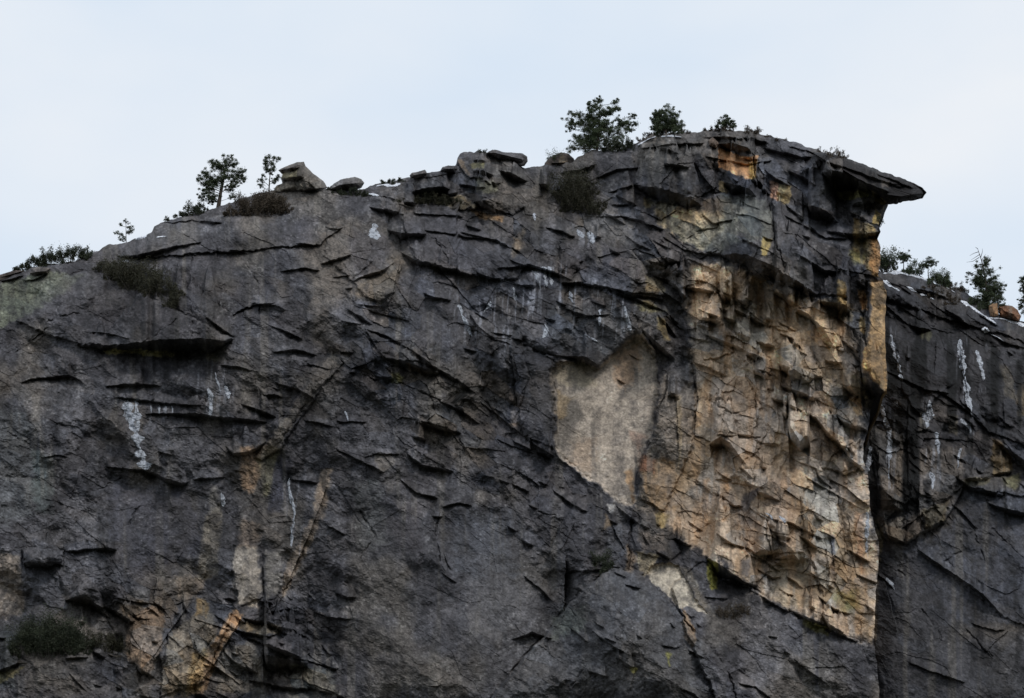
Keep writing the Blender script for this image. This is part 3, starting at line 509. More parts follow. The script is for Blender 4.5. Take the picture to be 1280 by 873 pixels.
def paint(U, V, patches, tint, WU, WV, block, base=None, calm=0.0, seeps=(), warm_=0.0, black=0.0):
    """albedo of the rock: weathering crust, stains, lichen, water streaks, fresh scars"""
    g = fbm(U / 70, V / 55, 60, 5, .55); h = fbm(U / 9, V / 7, 66, 4, .6)
    st = fbm(U / 7 + 2 * vnoise(U / 30, V / 60, 71), V / 95, 72, 3)
    br = sstep(-.1, .5, fbm(U / 45 + 40, V / 60, 80, 4))
    c = np.empty(U.shape + (3,), F32)
    dark, mid, brown = (np.array(x, float) for x in ((49,48,51), (71,70,73), (84,78,71)))
    if base is not None: dark, mid, brown = (np.array(base, float) * k for k in (.85, 1, 1.08))
    t = sstep(-.5, .5, g + .55 * h)[..., None]
    c[:] = dark * (1 - t) + mid * t
    c[:] = c * (1 - .55 * br[..., None]) + brown * .55 * br[..., None]
    for P, rgb, s, soft in patches:
        if max(rgb) < 90 and base is None: rgb = tuple(1.04 * x for x in rgb)
        a = np.array(P, float); pad = soft * 2 + 6
        win = window(U, V, (a[:, 0].min() - pad, a[:, 1].min() - pad, a[:, 0].max() + pad, a[:, 1].max() + pad))
        if win is None: continue
        u = U[win] + 1.3 * WU[win]; v = V[win] + 1.3 * WV[win]
        sd = poly_sd(u, v, P) + soft * .9 * h[win] + .5 * soft * st[win]
        al = (s * sstep(-soft * .8, soft * .8, sd) * np.clip(.9 + .35 * h[win] + .25 * st[win], 0, 1))[..., None]
        lum = sum(rgb) / 3; rgb = tuple(lum + .86 * (x - lum) for x in rgb)
        if a[:, 1].mean() > 560 and a[:, 0].mean() < 440 and max(rgb) > 72: rgb = tuple((1.16 if a[:, 1].mean() < 740 else 1.0) * (.9 * x + .1 * sum(rgb) / 3) for x in rgb)
        c[win] = c[win] * (1 - al) + np.array(rgb, float) * al
    # each joint block weathers a little differently
    if tint is not None:
        r1, r2 = tint
        k = 1 + (.15 + .85 * block) * (.28 * (r1 - .5)); c *= k[..., None]
        warm = (block * .13 * (r2 - .5))
        c[..., 0] *= 1 + warm; c[..., 2] *= 1 - 1.3 * warm
    calm = np.asarray(calm)
    tanstreak = sstep(.18, .5, fbm(U / 11 + 33, V / 170, 88, 3)) * sstep(.1, .5, fbm(U / 90, V / 140 + 9, 89, 2) + .25)
    c[:] = c * (1 - .5 * (tanstreak * (1 - calm))[..., None]) + np.array([92, 88, 83]) * (.5 * tanstreak * (1 - calm))[..., None]
    ca_ = warm_ * (np.ones(U.shape, F32))
    og = sstep(.12, .5, fbm(U / 13 + 70, V / 55, 85, 4)) * ca_ * .36
    gr = sstep(.15, .5, fbm(U / 30 + 10, V / 26, 86, 4)) * ca_ * .5
    dk = sstep(.3, .6, fbm(U / 8 + 20, V / 90, 87, 3)) * ca_ * .32
    for m, rgb in ((gr, (128, 120, 115)), (og, (148, 114, 82)), (dk, (84, 78, 74))):
        c[:] = c * (1 - m[..., None]) + np.array(rgb) * m[..., None]
    bs = (black * sstep(.08, .42, fbm(U / 11 + 51, V / 120 + .3 * vnoise(U / 20, V / 20, 81), 82, 3)))
    c[:] = c * (1 - .62 * np.asarray(bs * np.ones(U.shape, F32))[..., None])
    for P, k, soft in seeps:
        m = region(U, V, P, soft) * sstep(.22, .55, fbm(U / 3.2 + .02 * V, V / 38, 98, 3) + .22 * fbm(U / 25, V / 25, 96, 2)) * k
        c[:] = c * (1 - m[..., None]) + np.array([122, 124, 132]) * m[..., None]
    c *= (1 + .13 * fbm(U / 55 + 8, V / 45, 84, 3) + (.22 * h + .12 * fbm(U / 4, V / 4, 99, 2)) * (1 - .62 * calm) + (.16 - .08 * calm) * st + (.18 - .08 * calm) * vnoise(U / 1.5, V / 1.4, 90) + .08 * vnoise(U / 3.1, V / 2.7, 93))[..., None]
    sp = sstep(.52, .75, vnoise(U / 2.6, V / 2.2, 91) * .6 + .6 * fbm(U / 20, V / 26, 92, 3))
    c += (24 * sp)[..., None] * np.array([1, 1, .98])
    ds = sstep(.15, .6, fbm(U / 14 + 90, V / 75, 95, 3, .45) + .3 * g) * sstep(-.1, .35, fbm(U / 110, V / 80, 97, 2))
    c *= (1 - .24 * ds * (1 - .8 * calm))[..., None]
    out = lin(np.clip(c, 9, 215)) * KA
    rgba = np.ones(U.shape + (4,), F32); rgba[..., :3] = np.clip(out, .004, .62)
    return rgba

# ------------------------------------------------------------------ mesh helpers
def link_mesh(name, verts, faces, mat, parent=None, cols=None, smooth=False):
    """verts (n,3); faces: list of int arrays (m,3) or (m,4)"""
    me = bpy.data.meshes.new(name)
    verts = np.asarray(verts, F32).reshape(-1, 3)
    me.vertices.add(len(verts)); me.vertices.foreach_set('co', verts.ravel())
    faces = [np.asarray(f, np.int32) for f in faces if len(f)]
    tot = np.concatenate([np.full(len(f), f.shape[1], np.int32) for f in faces])
    idx = np.concatenate([f.ravel() for f in faces])
    start = np.concatenate([[0], np.cumsum(tot)[:-1]]).astype(np.int32)
    me.loops.add(len(idx)); me.loops.foreach_set('vertex_index', idx)
    me.polygons.add(len(tot)); me.polygons.foreach_set('loop_start', start)
    me.update(calc_edges=True); me.validate()
    if cols is not None:
        at_ = me.attributes.new('rock_colour', 'FLOAT_COLOR', 'POINT'); at_.data.foreach_set('color', np.asarray(cols, F32).reshape(-1))
    me.polygons.foreach_set('use_smooth', np.full(len(tot), smooth, bool))
    me.materials.append(mat)
    o = bpy.data.objects.new(name, me); COL.objects.link(o)
    if parent is not None:
        o.parent = parent
        if parent.type == 'EMPTY' or True:
            o.matrix_parent_inverse = parent.matrix_basis.inverted()
    return o
def empty(name, loc):
    o = bpy.data.objects.new(name, None); COL.objects.link(o); o.location = loc; o.empty_display_size = .5
    return o
def tag(o, label=None, cat=None, group=None, kind=None):
    if label: o['label'] = label
    if cat: o['category'] = cat
    if group: o['group'] = group
    if kind: o['kind'] = kind
    return o
def grid_faces(n, m):
    i = np.arange(n - 1)[:, None] * m + np.arange(m - 1)[None, :]
    return np.stack([i, i + m, i + m + 1, i + 1], -1).reshape(-1, 4)

# ------------------------------------------------------------------ materials
def new_mat(name):
    m = bpy.data.materials.new(name); m.use_nodes = True
    nt = m.node_tree; b = nt.nodes['Principled BSDF']
    return m, nt, b
def N(nt, t, **kw):
    n = nt.nodes.new(t)
    for k, v in kw.items(): setattr(n, k, v)
    return n
def rock_material(name, rough=.88):
    m, nt, b = new_mat(name)
    a = N(nt, 'ShaderNodeAttribute', attribute_name='rock_colour')
    tc = N(nt, 'ShaderNodeTexCoord')
    n1 = N(nt, 'ShaderNodeTexNoise'); n1.inputs['Scale'].default_value = 2.2; n1.inputs['Detail'].default_value = 6; n1.inputs['Roughness'].default_value = .8
    nt.links.new(tc.outputs['Object'], n1.inputs['Vector'])
    mr = N(nt, 'ShaderNodeMapRange'); mr.inputs['From Min'].default_value = .3; mr.inputs['From Max'].default_value = .7
    mr.inputs['To Min'].default_value = .68; mr.inputs['To Max'].default_value = 1.34
    nt.links.new(n1.outputs['Fac'], mr.inputs['Value'])
    mx = N(nt, 'ShaderNodeVectorMath', operation='SCALE')
    nt.links.new(a.outputs['Color'], mx.inputs[0]); nt.links.new(mr.outputs['Result'], mx.inputs['Scale'])
    nt.links.new(mx.outputs['Vector'], b.inputs['Base Color'])
    b.inputs['Roughness'].default_value = rough; b.inputs['Specular IOR Level'].default_value = .25
    n2 = N(nt, 'ShaderNodeTexNoise'); n2.inputs['Scale'].default_value = 1.7; n2.inputs['Detail'].default_value = 9; n2.inputs['Roughness'].default_value = .7
    nt.links.new(tc.outputs['Object'], n2.inputs['Vector'])
    bp = N(nt, 'ShaderNodeBump'); bp.inputs['Strength'].default_value = .5; bp.inputs['Distance'].default_value = .16
    nt.links.new(n2.outputs['Fac'], bp.inputs['Height']); nt.links.new(bp.outputs['Normal'], b.inputs['Normal'])
    return m
def noise_mat(name, c1, c2, scale, rough=.8, spec=.3, trans=0.0):
    m, nt, b = new_mat(name)
    tc = N(nt, 'ShaderNodeTexCoord'); n = N(nt, 'ShaderNodeTexNoise'); n.inputs['Scale'].default_value = scale; n.inputs['Detail'].default_value = 5
    nt.links.new(tc.outputs['Object'], n.inputs['Vector'])
    r = N(nt, 'ShaderNodeValToRGB'); r.color_ramp.elements[0].position = .32; r.color_ramp.elements[1].position = .68
    r.color_ramp.elements[0].color = (*c1, 1); r.color_ramp.elements[1].color = (*c2, 1)
    nt.links.new(n.outputs['Fac'], r.inputs['Fac']); nt.links.new(r.outputs['Color'], b.inputs['Base Color'])
    b.inputs['Roughness'].default_value = rough; b.inputs['Specular IOR Level'].default_value = spec
    if trans:
        t = N(nt, 'ShaderNodeBsdfTranslucent'); nt.links.new(r.outputs['Color'], t.inputs['Color'])
        ms = N(nt, 'ShaderNodeMixShader'); ms.inputs['Fac'].default_value = trans
        nt.links.new(b.outputs['BSDF'], ms.inputs[1]); nt.links.new(t.outputs['BSDF'], ms.inputs[2])
        nt.links.new(ms.outputs['Shader'], nt.nodes['Material Output'].inputs['Surface'])
    return m
M_ROCK = rock_material('weathered_granite')
M_ROCK2 = rock_material('summit_granite')
M_ICE = noise_mat('frozen_seep', (.26,.28,.32), (.54,.57,.63), 1.2, .45, .4)
def ice_film(m):
    nt = m.node_tree; b = nt.nodes['Principled BSDF']; tc = N(nt, 'ShaderNodeTexCoord')
    mp = N(nt, 'ShaderNodeMapping'); mp.inputs['Scale'].default_value = (2.0, 2.0, .28); nt.links.new(tc.outputs['Object'], mp.inputs['Vector'])
    n = N(nt, 'ShaderNodeTexNoise'); n.inputs['Scale'].default_value = 1.0; n.inputs['Detail'].default_value = 3; n.inputs['Roughness'].default_value = .55; nt.links.new(mp.outputs['Vector'], n.inputs['Vector'])
    r = N(nt, 'ShaderNodeMapRange'); r.inputs['From Min'].default_value = .28; r.inputs['From Max'].default_value = .50; r.inputs['To Min'].default_value = .12; r.inputs['To Max'].default_value = .85
    nt.links.new(n.outputs['Fac'], r.inputs['Value']); nt.links.new(r.outputs['Result'], b.inputs['Alpha'])
ice_film(M_ICE)
M_SNOW = noise_mat('old_snow', (.50,.52,.58), (.78,.80,.84), 2.0, .8, .3)
M_BARK = noise_mat('dark_bark', (.030,.024,.020), (.065,.052,.042), 3.0, .9, .2)
M_TWIG = noise_mat('grey_twigs', (.05,.045,.04), (.10,.09,.08), 3.0, .9, .2)
LEAF = {
 'pine': noise_mat('pine_needles', (.034,.048,.028), (.085,.105,.058), 1.2, .7, .2, .15),
 'oak': noise_mat('oak_leaves', (.034,.050,.026), (.088,.112,.056), 1.0, .6, .3, .2),
 'olive': noise_mat('olive_brush', (.032,.033,.021), (.068,.064,.042), 1.0, .7, .2, .2),
 'green': noise_mat('green_brush', (.026,.034,.021), (.058,.066,.042), 1.0, .7, .2, .2),
 'brown': noise_mat('dry_brush', (.050,.040,.030), (.110,.088,.066), 1.0, .8, .2, .15),
}

# ------------------------------------------------------------------ the main face
print('face...')
def smooth_line(P, x, seed, amp, per):
    a = np.array(P, float)
    y = np.interp(x, a[:, 0], a[:, 1])
    return y + amp * fbm(np.asarray(x) / per, np.zeros(len(x)) + .5, seed, 4, .6)
NR, NC = 960, 1500
UL, VB = -160.0, 905.0
p = np.linspace(0, 1, NC)
q = np.linspace(0, 1, NR) ** 1.0
EV = np.array([e[0] for e in EDGE], float); EU = np.array([e[1] for e in EDGE], float)
vgrid = np.arange(140, 940)
edge_u = np.interp(vgrid, EV, EU) + 1.2 * fbm(vgrid / 9, vgrid * 0 + .3, 201, 3, .6)
ug = np.arange(-200, 1140, .5)
sil_v = smooth_line(SIL, ug, 200, 1.8, 11) + 2.2 * trinoise(ug / 17, ug * 0 + .2, 240) + 1.3 * trinoise(ug / 6.5, ug * 0 + .2, 241)
V = np.repeat((200 + q * (VB - 200))[:, None], NC, 1); U = np.repeat((UL + p * (1100 - UL))[None, :], NR, 0)
for _ in range(12):
    eu = np.interp(V, vgrid, edge_u)
    U = UL + p[None, :] * (eu - UL)
    vs = np.interp(U, ug, sil_v)
    V = vs + q[:, None] * (VB - vs)
U = U.astype(F32); V = V.astype(F32)
VS = np.interp(U, ug, sil_v).astype(F32)
BLOCKY = [([(780,230),(900,180),(1060,200),(1100,240),(1108,490),(1090,800),(940,735),(830,660),(860,560),(860,440),(800,380)], 1.0, 30),
          ([(500,290),(700,290),(860,330),(830,400),(700,450),(640,560),(720,620),(600,620),(500,560),(400,440)], .75, 40),
          ([(140,720),(250,740),(420,760),(430,880),(120,880)], .7, 25), ([(500,210),(700,215),(820,170),(900,170),(800,300),(600,290),(480,260)], .7, 25)]
SMOOTHS = [([(686,462),(750,458),(795,418),(823,460),(818,530),(790,632),(735,600),(695,565)], 1.0, 6), ([(836,702),(883,766),(850,760),(810,722)], 1.0, 5),
           ([(450,620),(640,640),(690,720),(620,870),(430,870)], .55, 40), ([(840,570),(930,585),(950,690),(870,680)], .6, 20), ([(868,470),(960,480),(960,560),(870,600)], .45, 20),
           ([(130,610),(250,610),(255,700),(150,700)], .7, 20), ([(295,680),(352,680),(350,750),(297,755)], .8, 10), ([(960,705),(1012,700),(1012,765),(965,750)], .8, 8),
           ([(1086,350),(1109,360),(1109,490),(1080,455)], .7, 6), ([(899,184),(947,197),(944,222),(899,211)], .9, 3), ([(500,330),(575,345),(590,450),(505,430)], .6, 15),
           ([(880,238),(960,238),(1070,290),(1070,370),(985,345),(960,335),(880,318)], .72, 14), ([(700,190),(800,175),(890,172),(895,240),(700,260)], .45, 20), ([(960,190),(1080,215),(1070,290),(960,250)], .45, 20),
           ([(500,265),(610,282),(650,340),(590,345),(515,322)], .6, 14), ([(190,285),(400,285),(395,305),(150,318)], .5, 15), ([(30,400),(90,345),(200,385),(290,422),(100,430)], .5, 20),
           ([(640,430),(690,445),(692,560),(655,545)], .6, 12), ([(1100,690),(1200,640),(1300,650),(1300,880),(1100,880)], .6, 20)]
def mask_fields(U, V, base):
    b = np.full(U.shape, base, F32)
    for P, s, soft in BLOCKY: b = np.maximum(b, s * region(U, V, P, soft))
    s_ = np.zeros(U.shape, F32)
    for P, s, soft in SMOOTHS: s_ = np.maximum(s_, s * region(U, V, P, soft))
    return b * (1 - .85 * s_), s_
block, smooth = mask_fields(U, V, .24)
smooth = np.maximum(smooth, .62 * region(U, V, PATCH[0][0], 10))
D, tint, WU, WV = rock_depth(U, V, LEDGES, WALLS, CRACKS, block, smooth, PLATES)
# recesses and bulges traced on the face: (cx, cy, rx, ry, metres proud)
for cx, cy, rx, ry, hh in ((790,800,110,75,5),(700,760,30,90,-4),(540,760,110,120,2.5),(170,360,120,50,3),(60,600,60,110,1.5),(735,240,50,45,-4),(240,470,100,40,2),
                           (1085,420,28,90,3),(850,380,26,60,-2.5),(775,540,45,80,-1.5),(560,400,50,60,-1.2),(610,230,45,35,3.5),(345,640,60,80,-2.0),(460,360,60,50,1.5),
                           (920,290,60,40,1.5),(1010,310,50,50,2.0),(240,800,50,60,1.5)):
    D += hh * np.exp(-(((U - cx) / rx) ** 2 + ((V - cy) / ry) ** 2) * 1.4)
TB = table(TU, TV, TT)
YF = Y0 + sample(TB, U, V) - D + 1.2 * np.exp(-np.maximum(V - VS, 0) / 4.0)
TAN = np.maximum(region(U, V, PATCH[0][0], 10), np.where(smooth > .5, .75 * smooth, 0))
SEEPS = [([(560,340),(700,325),(800,370),(790,420),(640,440),(560,420)], .55, 14), ([(150,500),(240,505),(235,530),(160,530)], .5, 5), ([(355,595),(380,595),(375,700),(355,700)], .5, 6), ([(240,450),(300,450),(290,520),(250,520)], .35, 8),
         ([(700,280),(750,285),(750,310),(700,305)], .4, 5), ([(1078,560),(1090,560),(1088,700),(1080,700)], .5, 3)]
COLF = paint(U, V, PATCH, tint, WU, WV, block, None, TAN, SEEPS, region(U, V, PATCH[0][0], 8))
P3 = at(U, V, YF)
def assemble(P3, cols, n_back, n_side, n_foot, side=1):
    """close the sheet: a plateau behind the brow, a flank behind the edge and a foot down to the ground"""
    nr, nc = P3.shape[:2]
    top = []
    for k in range(n_back, 0, -1):
        r = P3[0].copy(); d = 1.2 * k ** 1.7
        r[:, 1] += d; r[:, 2] -= .02 * d + .3 * np.abs(vnoise(r[:, 0] / 3, r[:, 0] * 0 + k * .7, 300))
        top.append(r)
    foot = []; fcol = []
    last = P3[-1]; mean = np.median(cols[-40:].reshape(-1, 4), 0)
    for k in range(1, n_foot + 1):
        t = k / n_foot
        r = last.copy(); r[:, 2] = last[:, 2] * (1 - t) - 2.0 * t
        r[:, 1] = last[:, 1] - 26 * t ** 1.3 + (3.5 * fbm(r[:, 0] / 14, r[:, 2] / 14, 310, 5, .6) + 2.0 * trinoise(r[:, 0] / 9, r[:, 2] / 7, 312)) * min(1, t * 6)
        foot.append(r)
        n_ = mean[None, :] * (1 + .35 * fbm(r[:, 0] / 6, r[:, 2] / 9, 314, 5, .6) + .2 * vnoise(r[:, 0] / .8, r[:, 2] / .8, 319))[:, None]
        b_ = min(1, k / 4); f_ = cols[-1 - min(k * 2, 30)] * (1 - b_) + n_ * b_; f_[:, 3] = 1; fcol.append(f_)
    A = np.concatenate([np.array(top), P3, np.array(foot)], 0)
    Cc = np.concatenate([np.repeat(cols[:1], n_back, 0), cols, np.array(fcol, F32)], 0)
    if n_side:
        ex = []
        for k in range(1, n_side + 1):
            e = A[:, -1:].copy(); d = .5 * k ** 1.9
            e[..., 1] += d; e[..., 0] -= .05 * d + .5 * np.abs(vnoise(e[..., 2] / 3, e[..., 1] / 3, 320)); e[..., 2] -= .01 * d
            ex.append(e)
        A = np.concatenate([A] + ex, 1); Cc = np.concatenate([Cc] + [Cc[:, -1:]] * n_side, 1)
    return A, Cc
A, Cc = assemble(P3, COLF, 9, 10, 110)
cliff = link_mesh('cliff', A, [grid_faces(*A.shape[:2])], M_ROCK, cols=Cc)
tag(cliff, 'dark grey granite cliff with an ochre broken wall below its right-hand summit', 'cliff', kind='structure')

def face_Y(u, v):
    """ground distance of the main face at a photo pixel"""
    u = np.atleast_1d(np.asarray(u, float)); v = np.atleast_1d(np.asarray(v, float))
    vs = np.interp(u, ug, sil_v); eu = np.interp(v, vgrid, edge_u)
    j = np.clip(np.round((u - UL) / (eu - UL) * (NC - 1)).astype(int), 0, NC - 1)
    i = np.clip(np.round((v - vs) / (VB - vs) * (NR - 1)).astype(int), 0, NR - 1)
    return YF[i, j]

# ------------------------------------------------------------------ the farther face on the right
print('far face...')
BLEDGES += scatter_ledges(31, 10, [(1090,345),(1200,370),(1300,410),(1300,500),(1090,480)], 22, 10, (14, 44), (1.2, 3.5), 22)
BLEDGES += scatter_ledges(32, 18, [(1088,500),(1300,520),(1300,610),(1190,650),(1100,660)], 34, 14, (10, 30), (1.2, 3.5), 20)
BLEDGES += scatter_ledges(33, 4, [(1100,690),(1300,640),(1300,860),(1100,860)], 34, 12, (14, 50), (.8, 2), 30)
NR2, NC2 = 560, 420
UL2, UR2 = 1030.0, 1460.0
p2 = np.linspace(0, 1, NC2); q2 = np.linspace(0, 1, NR2)
ug2 = np.arange(1000, 1480, .5); sil2 = smooth_line(BACKSIL, ug2, 230, 2.0, 10) + 2.4 * trinoise(ug2 / 15, ug2 * 0 + .2, 242) + 1.2 * trinoise(ug2 / 6, ug2 * 0 + .2, 243)
U2 = np.repeat((UL2 + p2 * (UR2 - UL2))[None, :], NR2, 0).astype(F32)
VS2 = np.interp(U2, ug2, sil2)
V2 = (VS2 + q2[:, None] * (VB - VS2)).astype(F32)
block2 = np.full(U2.shape, .2, F32)
for P, s, soft in (([(1080,480),(1180,500),(1300,540),(1300,600),(1200,610),(1150,680),(1090,660)], .8, 20), ([(1090,335),(1200,360),(1300,400),(1300,460),(1180,410),(1090,380)], .7, 15)):
    block2 = np.maximum(block2, s * region(U2, V2, P, soft))
smooth2 = .6 * region(U2, V2, [(1130,690),(1200,620),(1300,640),(1300,880),(1100,880)], 20)
D2, tint2, WU2, WV2 = rock_depth(U2, V2, BLEDGES, BWALLS, BCRACKS, block2, smooth2, BPLATES)
for cx, cy, rx, ry, hh in ((1240,470,60,60,2),(1180,430,40,60,1.5),(1250,560,40,40,2),(1120,600,30,60,1.5),(1190,720,60,50,-1.5)):
    D2 += hh * np.exp(-(((U2 - cx) / rx) ** 2 + ((V2 - cy) / ry) ** 2) * 1.4)
TB2 = table(BU, BV, BT)
YF2 = Y0 + sample(TB2, U2, V2) - D2 + 1.8 * np.exp(-np.maximum(V2 - VS2, 0) / 7.0)
BSEEPS = [([(1086,540),(1122,500),(1120,610),(1086,640)], .6, 8), ([(1145,495),(1180,495),(1180,610),(1148,610)], .55, 8), ([(1192,415),(1216,415),(1224,545),(1198,545)], .55, 5), ([(1108,410),(1132,410),(1135,485),(1114,485)], .5, 5),
          ([(1216,430),(1234,430),(1236,490),(1222,490)], .5, 4), ([(1190,550),(1212,550),(1206,600),(1190,600)], .45, 5), ([(1100,335),(1180,350),(1280,400),(1280,415),(1180,385),(1100,365)], .3, 8)]
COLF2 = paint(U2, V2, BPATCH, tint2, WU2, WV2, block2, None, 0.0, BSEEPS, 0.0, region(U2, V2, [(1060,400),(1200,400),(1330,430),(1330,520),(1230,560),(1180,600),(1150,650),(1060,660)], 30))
COLF2[..., :3] *= .78    # whole far face toned down evenly
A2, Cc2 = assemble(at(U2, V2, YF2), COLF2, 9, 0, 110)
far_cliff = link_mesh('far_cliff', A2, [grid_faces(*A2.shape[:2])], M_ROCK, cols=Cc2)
tag(far_cliff, 'lower dark rock shoulder with wet black streaks behind the prow on the right', 'cliff', kind='structure')
def far_Y(u, v):
    u = np.atleast_1d(np.asarray(u, float)); v = np.atleast_1d(np.asarray(v, float))
    vs = np.interp(u, ug2, sil2)
    j = np.clip(np.round((u - UL2) / (UR2 - UL2) * (NC2 - 1)).astype(int), 0, NC2 - 1)
    i = np.clip(np.round((v - vs) / (VB - vs) * (NR2 - 1)).astype(int), 0, NR2 - 1)
    return YF2[i, j]

# ------------------------------------------------------------------ loose rocks
def rock_solid(name, outline, ridge, Yc, bulge, back, label=None, cat='boulder', group=None, base=(62,60,60), patches=(), ledges=(), seed=0, power=.6, parent=None, rough=.5, n=260, K=46, top=1.0):
    """closed rock: an outline of its own, a ridge nearest the valley, a rounded back"""
    P = np.array(list(outline) + [outline[0]], float)
    L = np.concatenate([[0], np.cumsum(np.hypot(*np.diff(P, axis=0).T))])
    s = np.linspace(0, L[-1], n, endpoint=False)
    ou = np.interp(s, L, P[:, 0]); ov = np.interp(s, L, P[:, 1])
    ang = np.linspace(0, 2 * math.pi, n, endpoint=False)
    ou = ou + rough * fbm(np.cos(ang) * 6 + seed, np.sin(ang) * 6, 400 + seed, 3); ov = ov + rough * fbm(np.cos(ang) * 6 + seed, np.sin(ang) * 6, 410 + seed, 3)
    R = np.array(ridge, float)
    bu = np.zeros(n); bv = np.zeros(n); bd = np.full(n, 1e9)
    for k in range(len(R) - 1 if len(R) > 1 else 1):
        (x0, y0), (x1, y1) = R[k], R[min(k + 1, len(R) - 1)]
        dx, dy = x1 - x0, y1 - y0; LL = dx * dx + dy * dy + 1e-9
        t = np.clip(((ou - x0) * dx + (ov - y0) * dy) / LL, 0, 1); d = np.hypot(ou - x0 - t * dx, ov - y0 - t * dy)
        m = d < bd; bd = np.where(m, d, bd); bu = np.where(m, x0 + t * dx, bu); bv = np.where(m, y0 + t * dy, bv)
    t = np.linspace(0, 1, K)[:, None]
    Us = (ou + (bu - ou) * t).astype(F32); Vs = (ov + (bv - ov) * t).astype(F32)
    f = t ** power
    Dd, tt, wu, wv = rock_depth(Us, Vs, list(ledges), [], [], np.full(Us.shape, .6, F32), np.full(Us.shape, .1, F32))
    f = f * np.where(ov < bv, top, 1.0)[None, :] + (1 - top) * np.where(ov < bv, 1.0, 0.0)[None, :] * np.minimum(1, t * 40)
    Yf = Yc - bulge * f - Dd * np.minimum(1, t * 6) * .8
    Yf = np.minimum(Yf, Yc - .03 - .4 * np.minimum(1, t * 4))
    front = at(Us, Vs, Yf)
    cf = paint(Us, Vs, list(patches), tt, wu, wv, np.full(Us.shape, .4, F32), base)
    tb = np.linspace(0, 1, 10)[1:, None]
    Ub = ou + (bu - ou) * tb * .9; Vb = ov + (bv - ov) * tb * .9
    backp = at(Ub, Vb, Yc + back * np.sqrt(1 - (1 - tb) ** 2))
    A_ = np.concatenate([backp[::-1], front], 0)
    Cb = np.concatenate([np.repeat(cf[:1], 9, 0), cf], 0)
    nr = A_.shape[0]
    i = np.arange(nr - 1)[:, None] * n + np.arange(n)[None, :]
    j = np.arange(nr - 1)[:, None] * n + (np.arange(n)[None, :] + 1) % n
    fc = np.stack([i, j, j + n, i + n], -1).reshape(-1, 4)
    c0, c1 = backp[-1].mean(0), at(bu, bv, Yc - bulge * .6).mean(0)
    nv = A_.shape[0] * n; kk = np.arange(n); k1 = (kk + 1) % n
    fan = np.concatenate([np.stack([kk, k1, np.full(n, nv)], -1), np.stack([k1 + (nr - 1) * n, kk + (nr - 1) * n, np.full(n, nv + 1)], -1)])
    o = link_mesh(name, np.concatenate([A_.reshape(-1, 3), [c0, c1]]), [fc, fan], M_ROCK2, parent=parent, cols=np.concatenate([Cb.reshape(-1, 4), Cb[0, :1], Cb[-1, :1]]))
    if label: tag(o, label, cat, group)
    return o

cap = rock_solid('capstone', [(1018,192),(1030,191),(1045,194),(1072,203.5),(1086,208),(1098,213),(1115,218),(1130,224),(1143,230),(1152,235),(1157,241),
   (1153,247),(1143,250),(1130,253),(1118,256),(1108,256),(1098,247),(1088,239),(1078,230),(1066,221),(1048,212),(1030,204)],
   [(1036,203),(1060,216),(1090,234),(1118,247),(1141,243)], 398.0, 6.5, 14.0, base=(31,29,30), seed=5, power=.45, parent=cliff, rough=2.0, top=.75,
   ledges=[[(1040,203,1),(1070,213,3),(1100,224,4),(1128,234,2)], [(1066,221,2),(1090,231,4),(1112,240,2)], [(1096,217,1),(1120,226,2.5),(1142,235,2)]],
   patches=[([(1100,226),(1112,228),(1112,235),(1102,234)], (92,82,74), .7, 2), ([(1088,238),(1100,246),(1112,256),(1106,256),(1096,248)], (118,102,56), .8, 2)])
cap['label'] = 'dark tapering rock prow jutting into the sky'

BG = 'loose boulders along the rim'
rock_solid('boulder', [(348,213),(360,207),(371,203),(380,202),(382,207.5),(390,216),(404,226),(409,235),(398,240),(385,240),(342,240),(343,236),(346,232),(353,229),(351,223),(353,218)],
   [(376,209),(380,222),(384,236)], float(face_Y(375, 239)[0]) + 2.5, 5.0, 5.0, 'angular layered boulder with a pale banded side, beside the slender tree', group=BG, base=(80,76,72), seed=11, rough=.5,
   ledges=[[(347,213.5,4),(360,209.5,5.5),(370,207,4),(376,206,1)], [(352,223,3),(362,221,5),(374,220,4),(380,221,1)]],
   patches=[([(352,217),(372,212),(374,220),(353,223)], (126,120,94), .85, 1.2), ([(346,231),(376,228),(380,237),(344,238)], (118,112,102), .8, 1.2), ([(347,213),(371,203),(376,206),(352,216)], (66,62,62), .8, 1)])
rock_solid('boulder', [(410,238),(413,233),(420,228),(427,224),(436,222.5),(444,221.5),(452,224),(455.5,229),(452,235),(444,238),(430,240)],
   [(425,231),(445,229)], float(face_Y(432, 238)[0]) + 2.5, 3.5, 3.5, 'smooth rounded grey boulder alone on the rim above green grass', group=BG, base=(72,70,70), seed=12, rough=.5)
rock_solid('boulder', [(608,191.5),(612,189),(616,187),(623,188),(629,190.3),(645,191.3),(653.5,192),(659,196),(659.5,202),(655.5,208),(649,208.5),(640,204),(629,201.5),(617,196.5)],
   [(618,191),(635,195),(652,199)], float(face_Y(640, 205)[0]) + 2.0, 3.5, 4.0, 'flat dark slab balanced on the rock tower and jutting right', group=BG, base=(62,60,61), seed=13, rough=.5)
rock_solid('boulder', [(678,212),(681,204),(685,199),(692,194),(702,190.5),(710,192),(717,198),(720,207),(716,214),(698,216)],
   [(690,204),(706,203)], float(face_Y(698, 210)[0]) + 1.5, 4.0, 4.0, 'rounded brown boulder left of the tallest tree', group=BG, base=(64,58,55), seed=14, rough=.6,
   patches=[([(697,197),(706,197),(708,208),(698,208)], (98,86,70), .7, 3)])
rock_solid('boulder', [(513,223),(512,219),(515,216),(522,215),(531.6,212.2),(534,216.5),(530,221),(522,224)], [(518,219),(529,217)], float(face_Y(523, 222)[0]) + 1.0, 2.2, 2.5,
   'small pointed boulder on the rim left of the rock tower', group=BG, base=(62,58,56), seed=15, rough=.4, n=160, K=26)
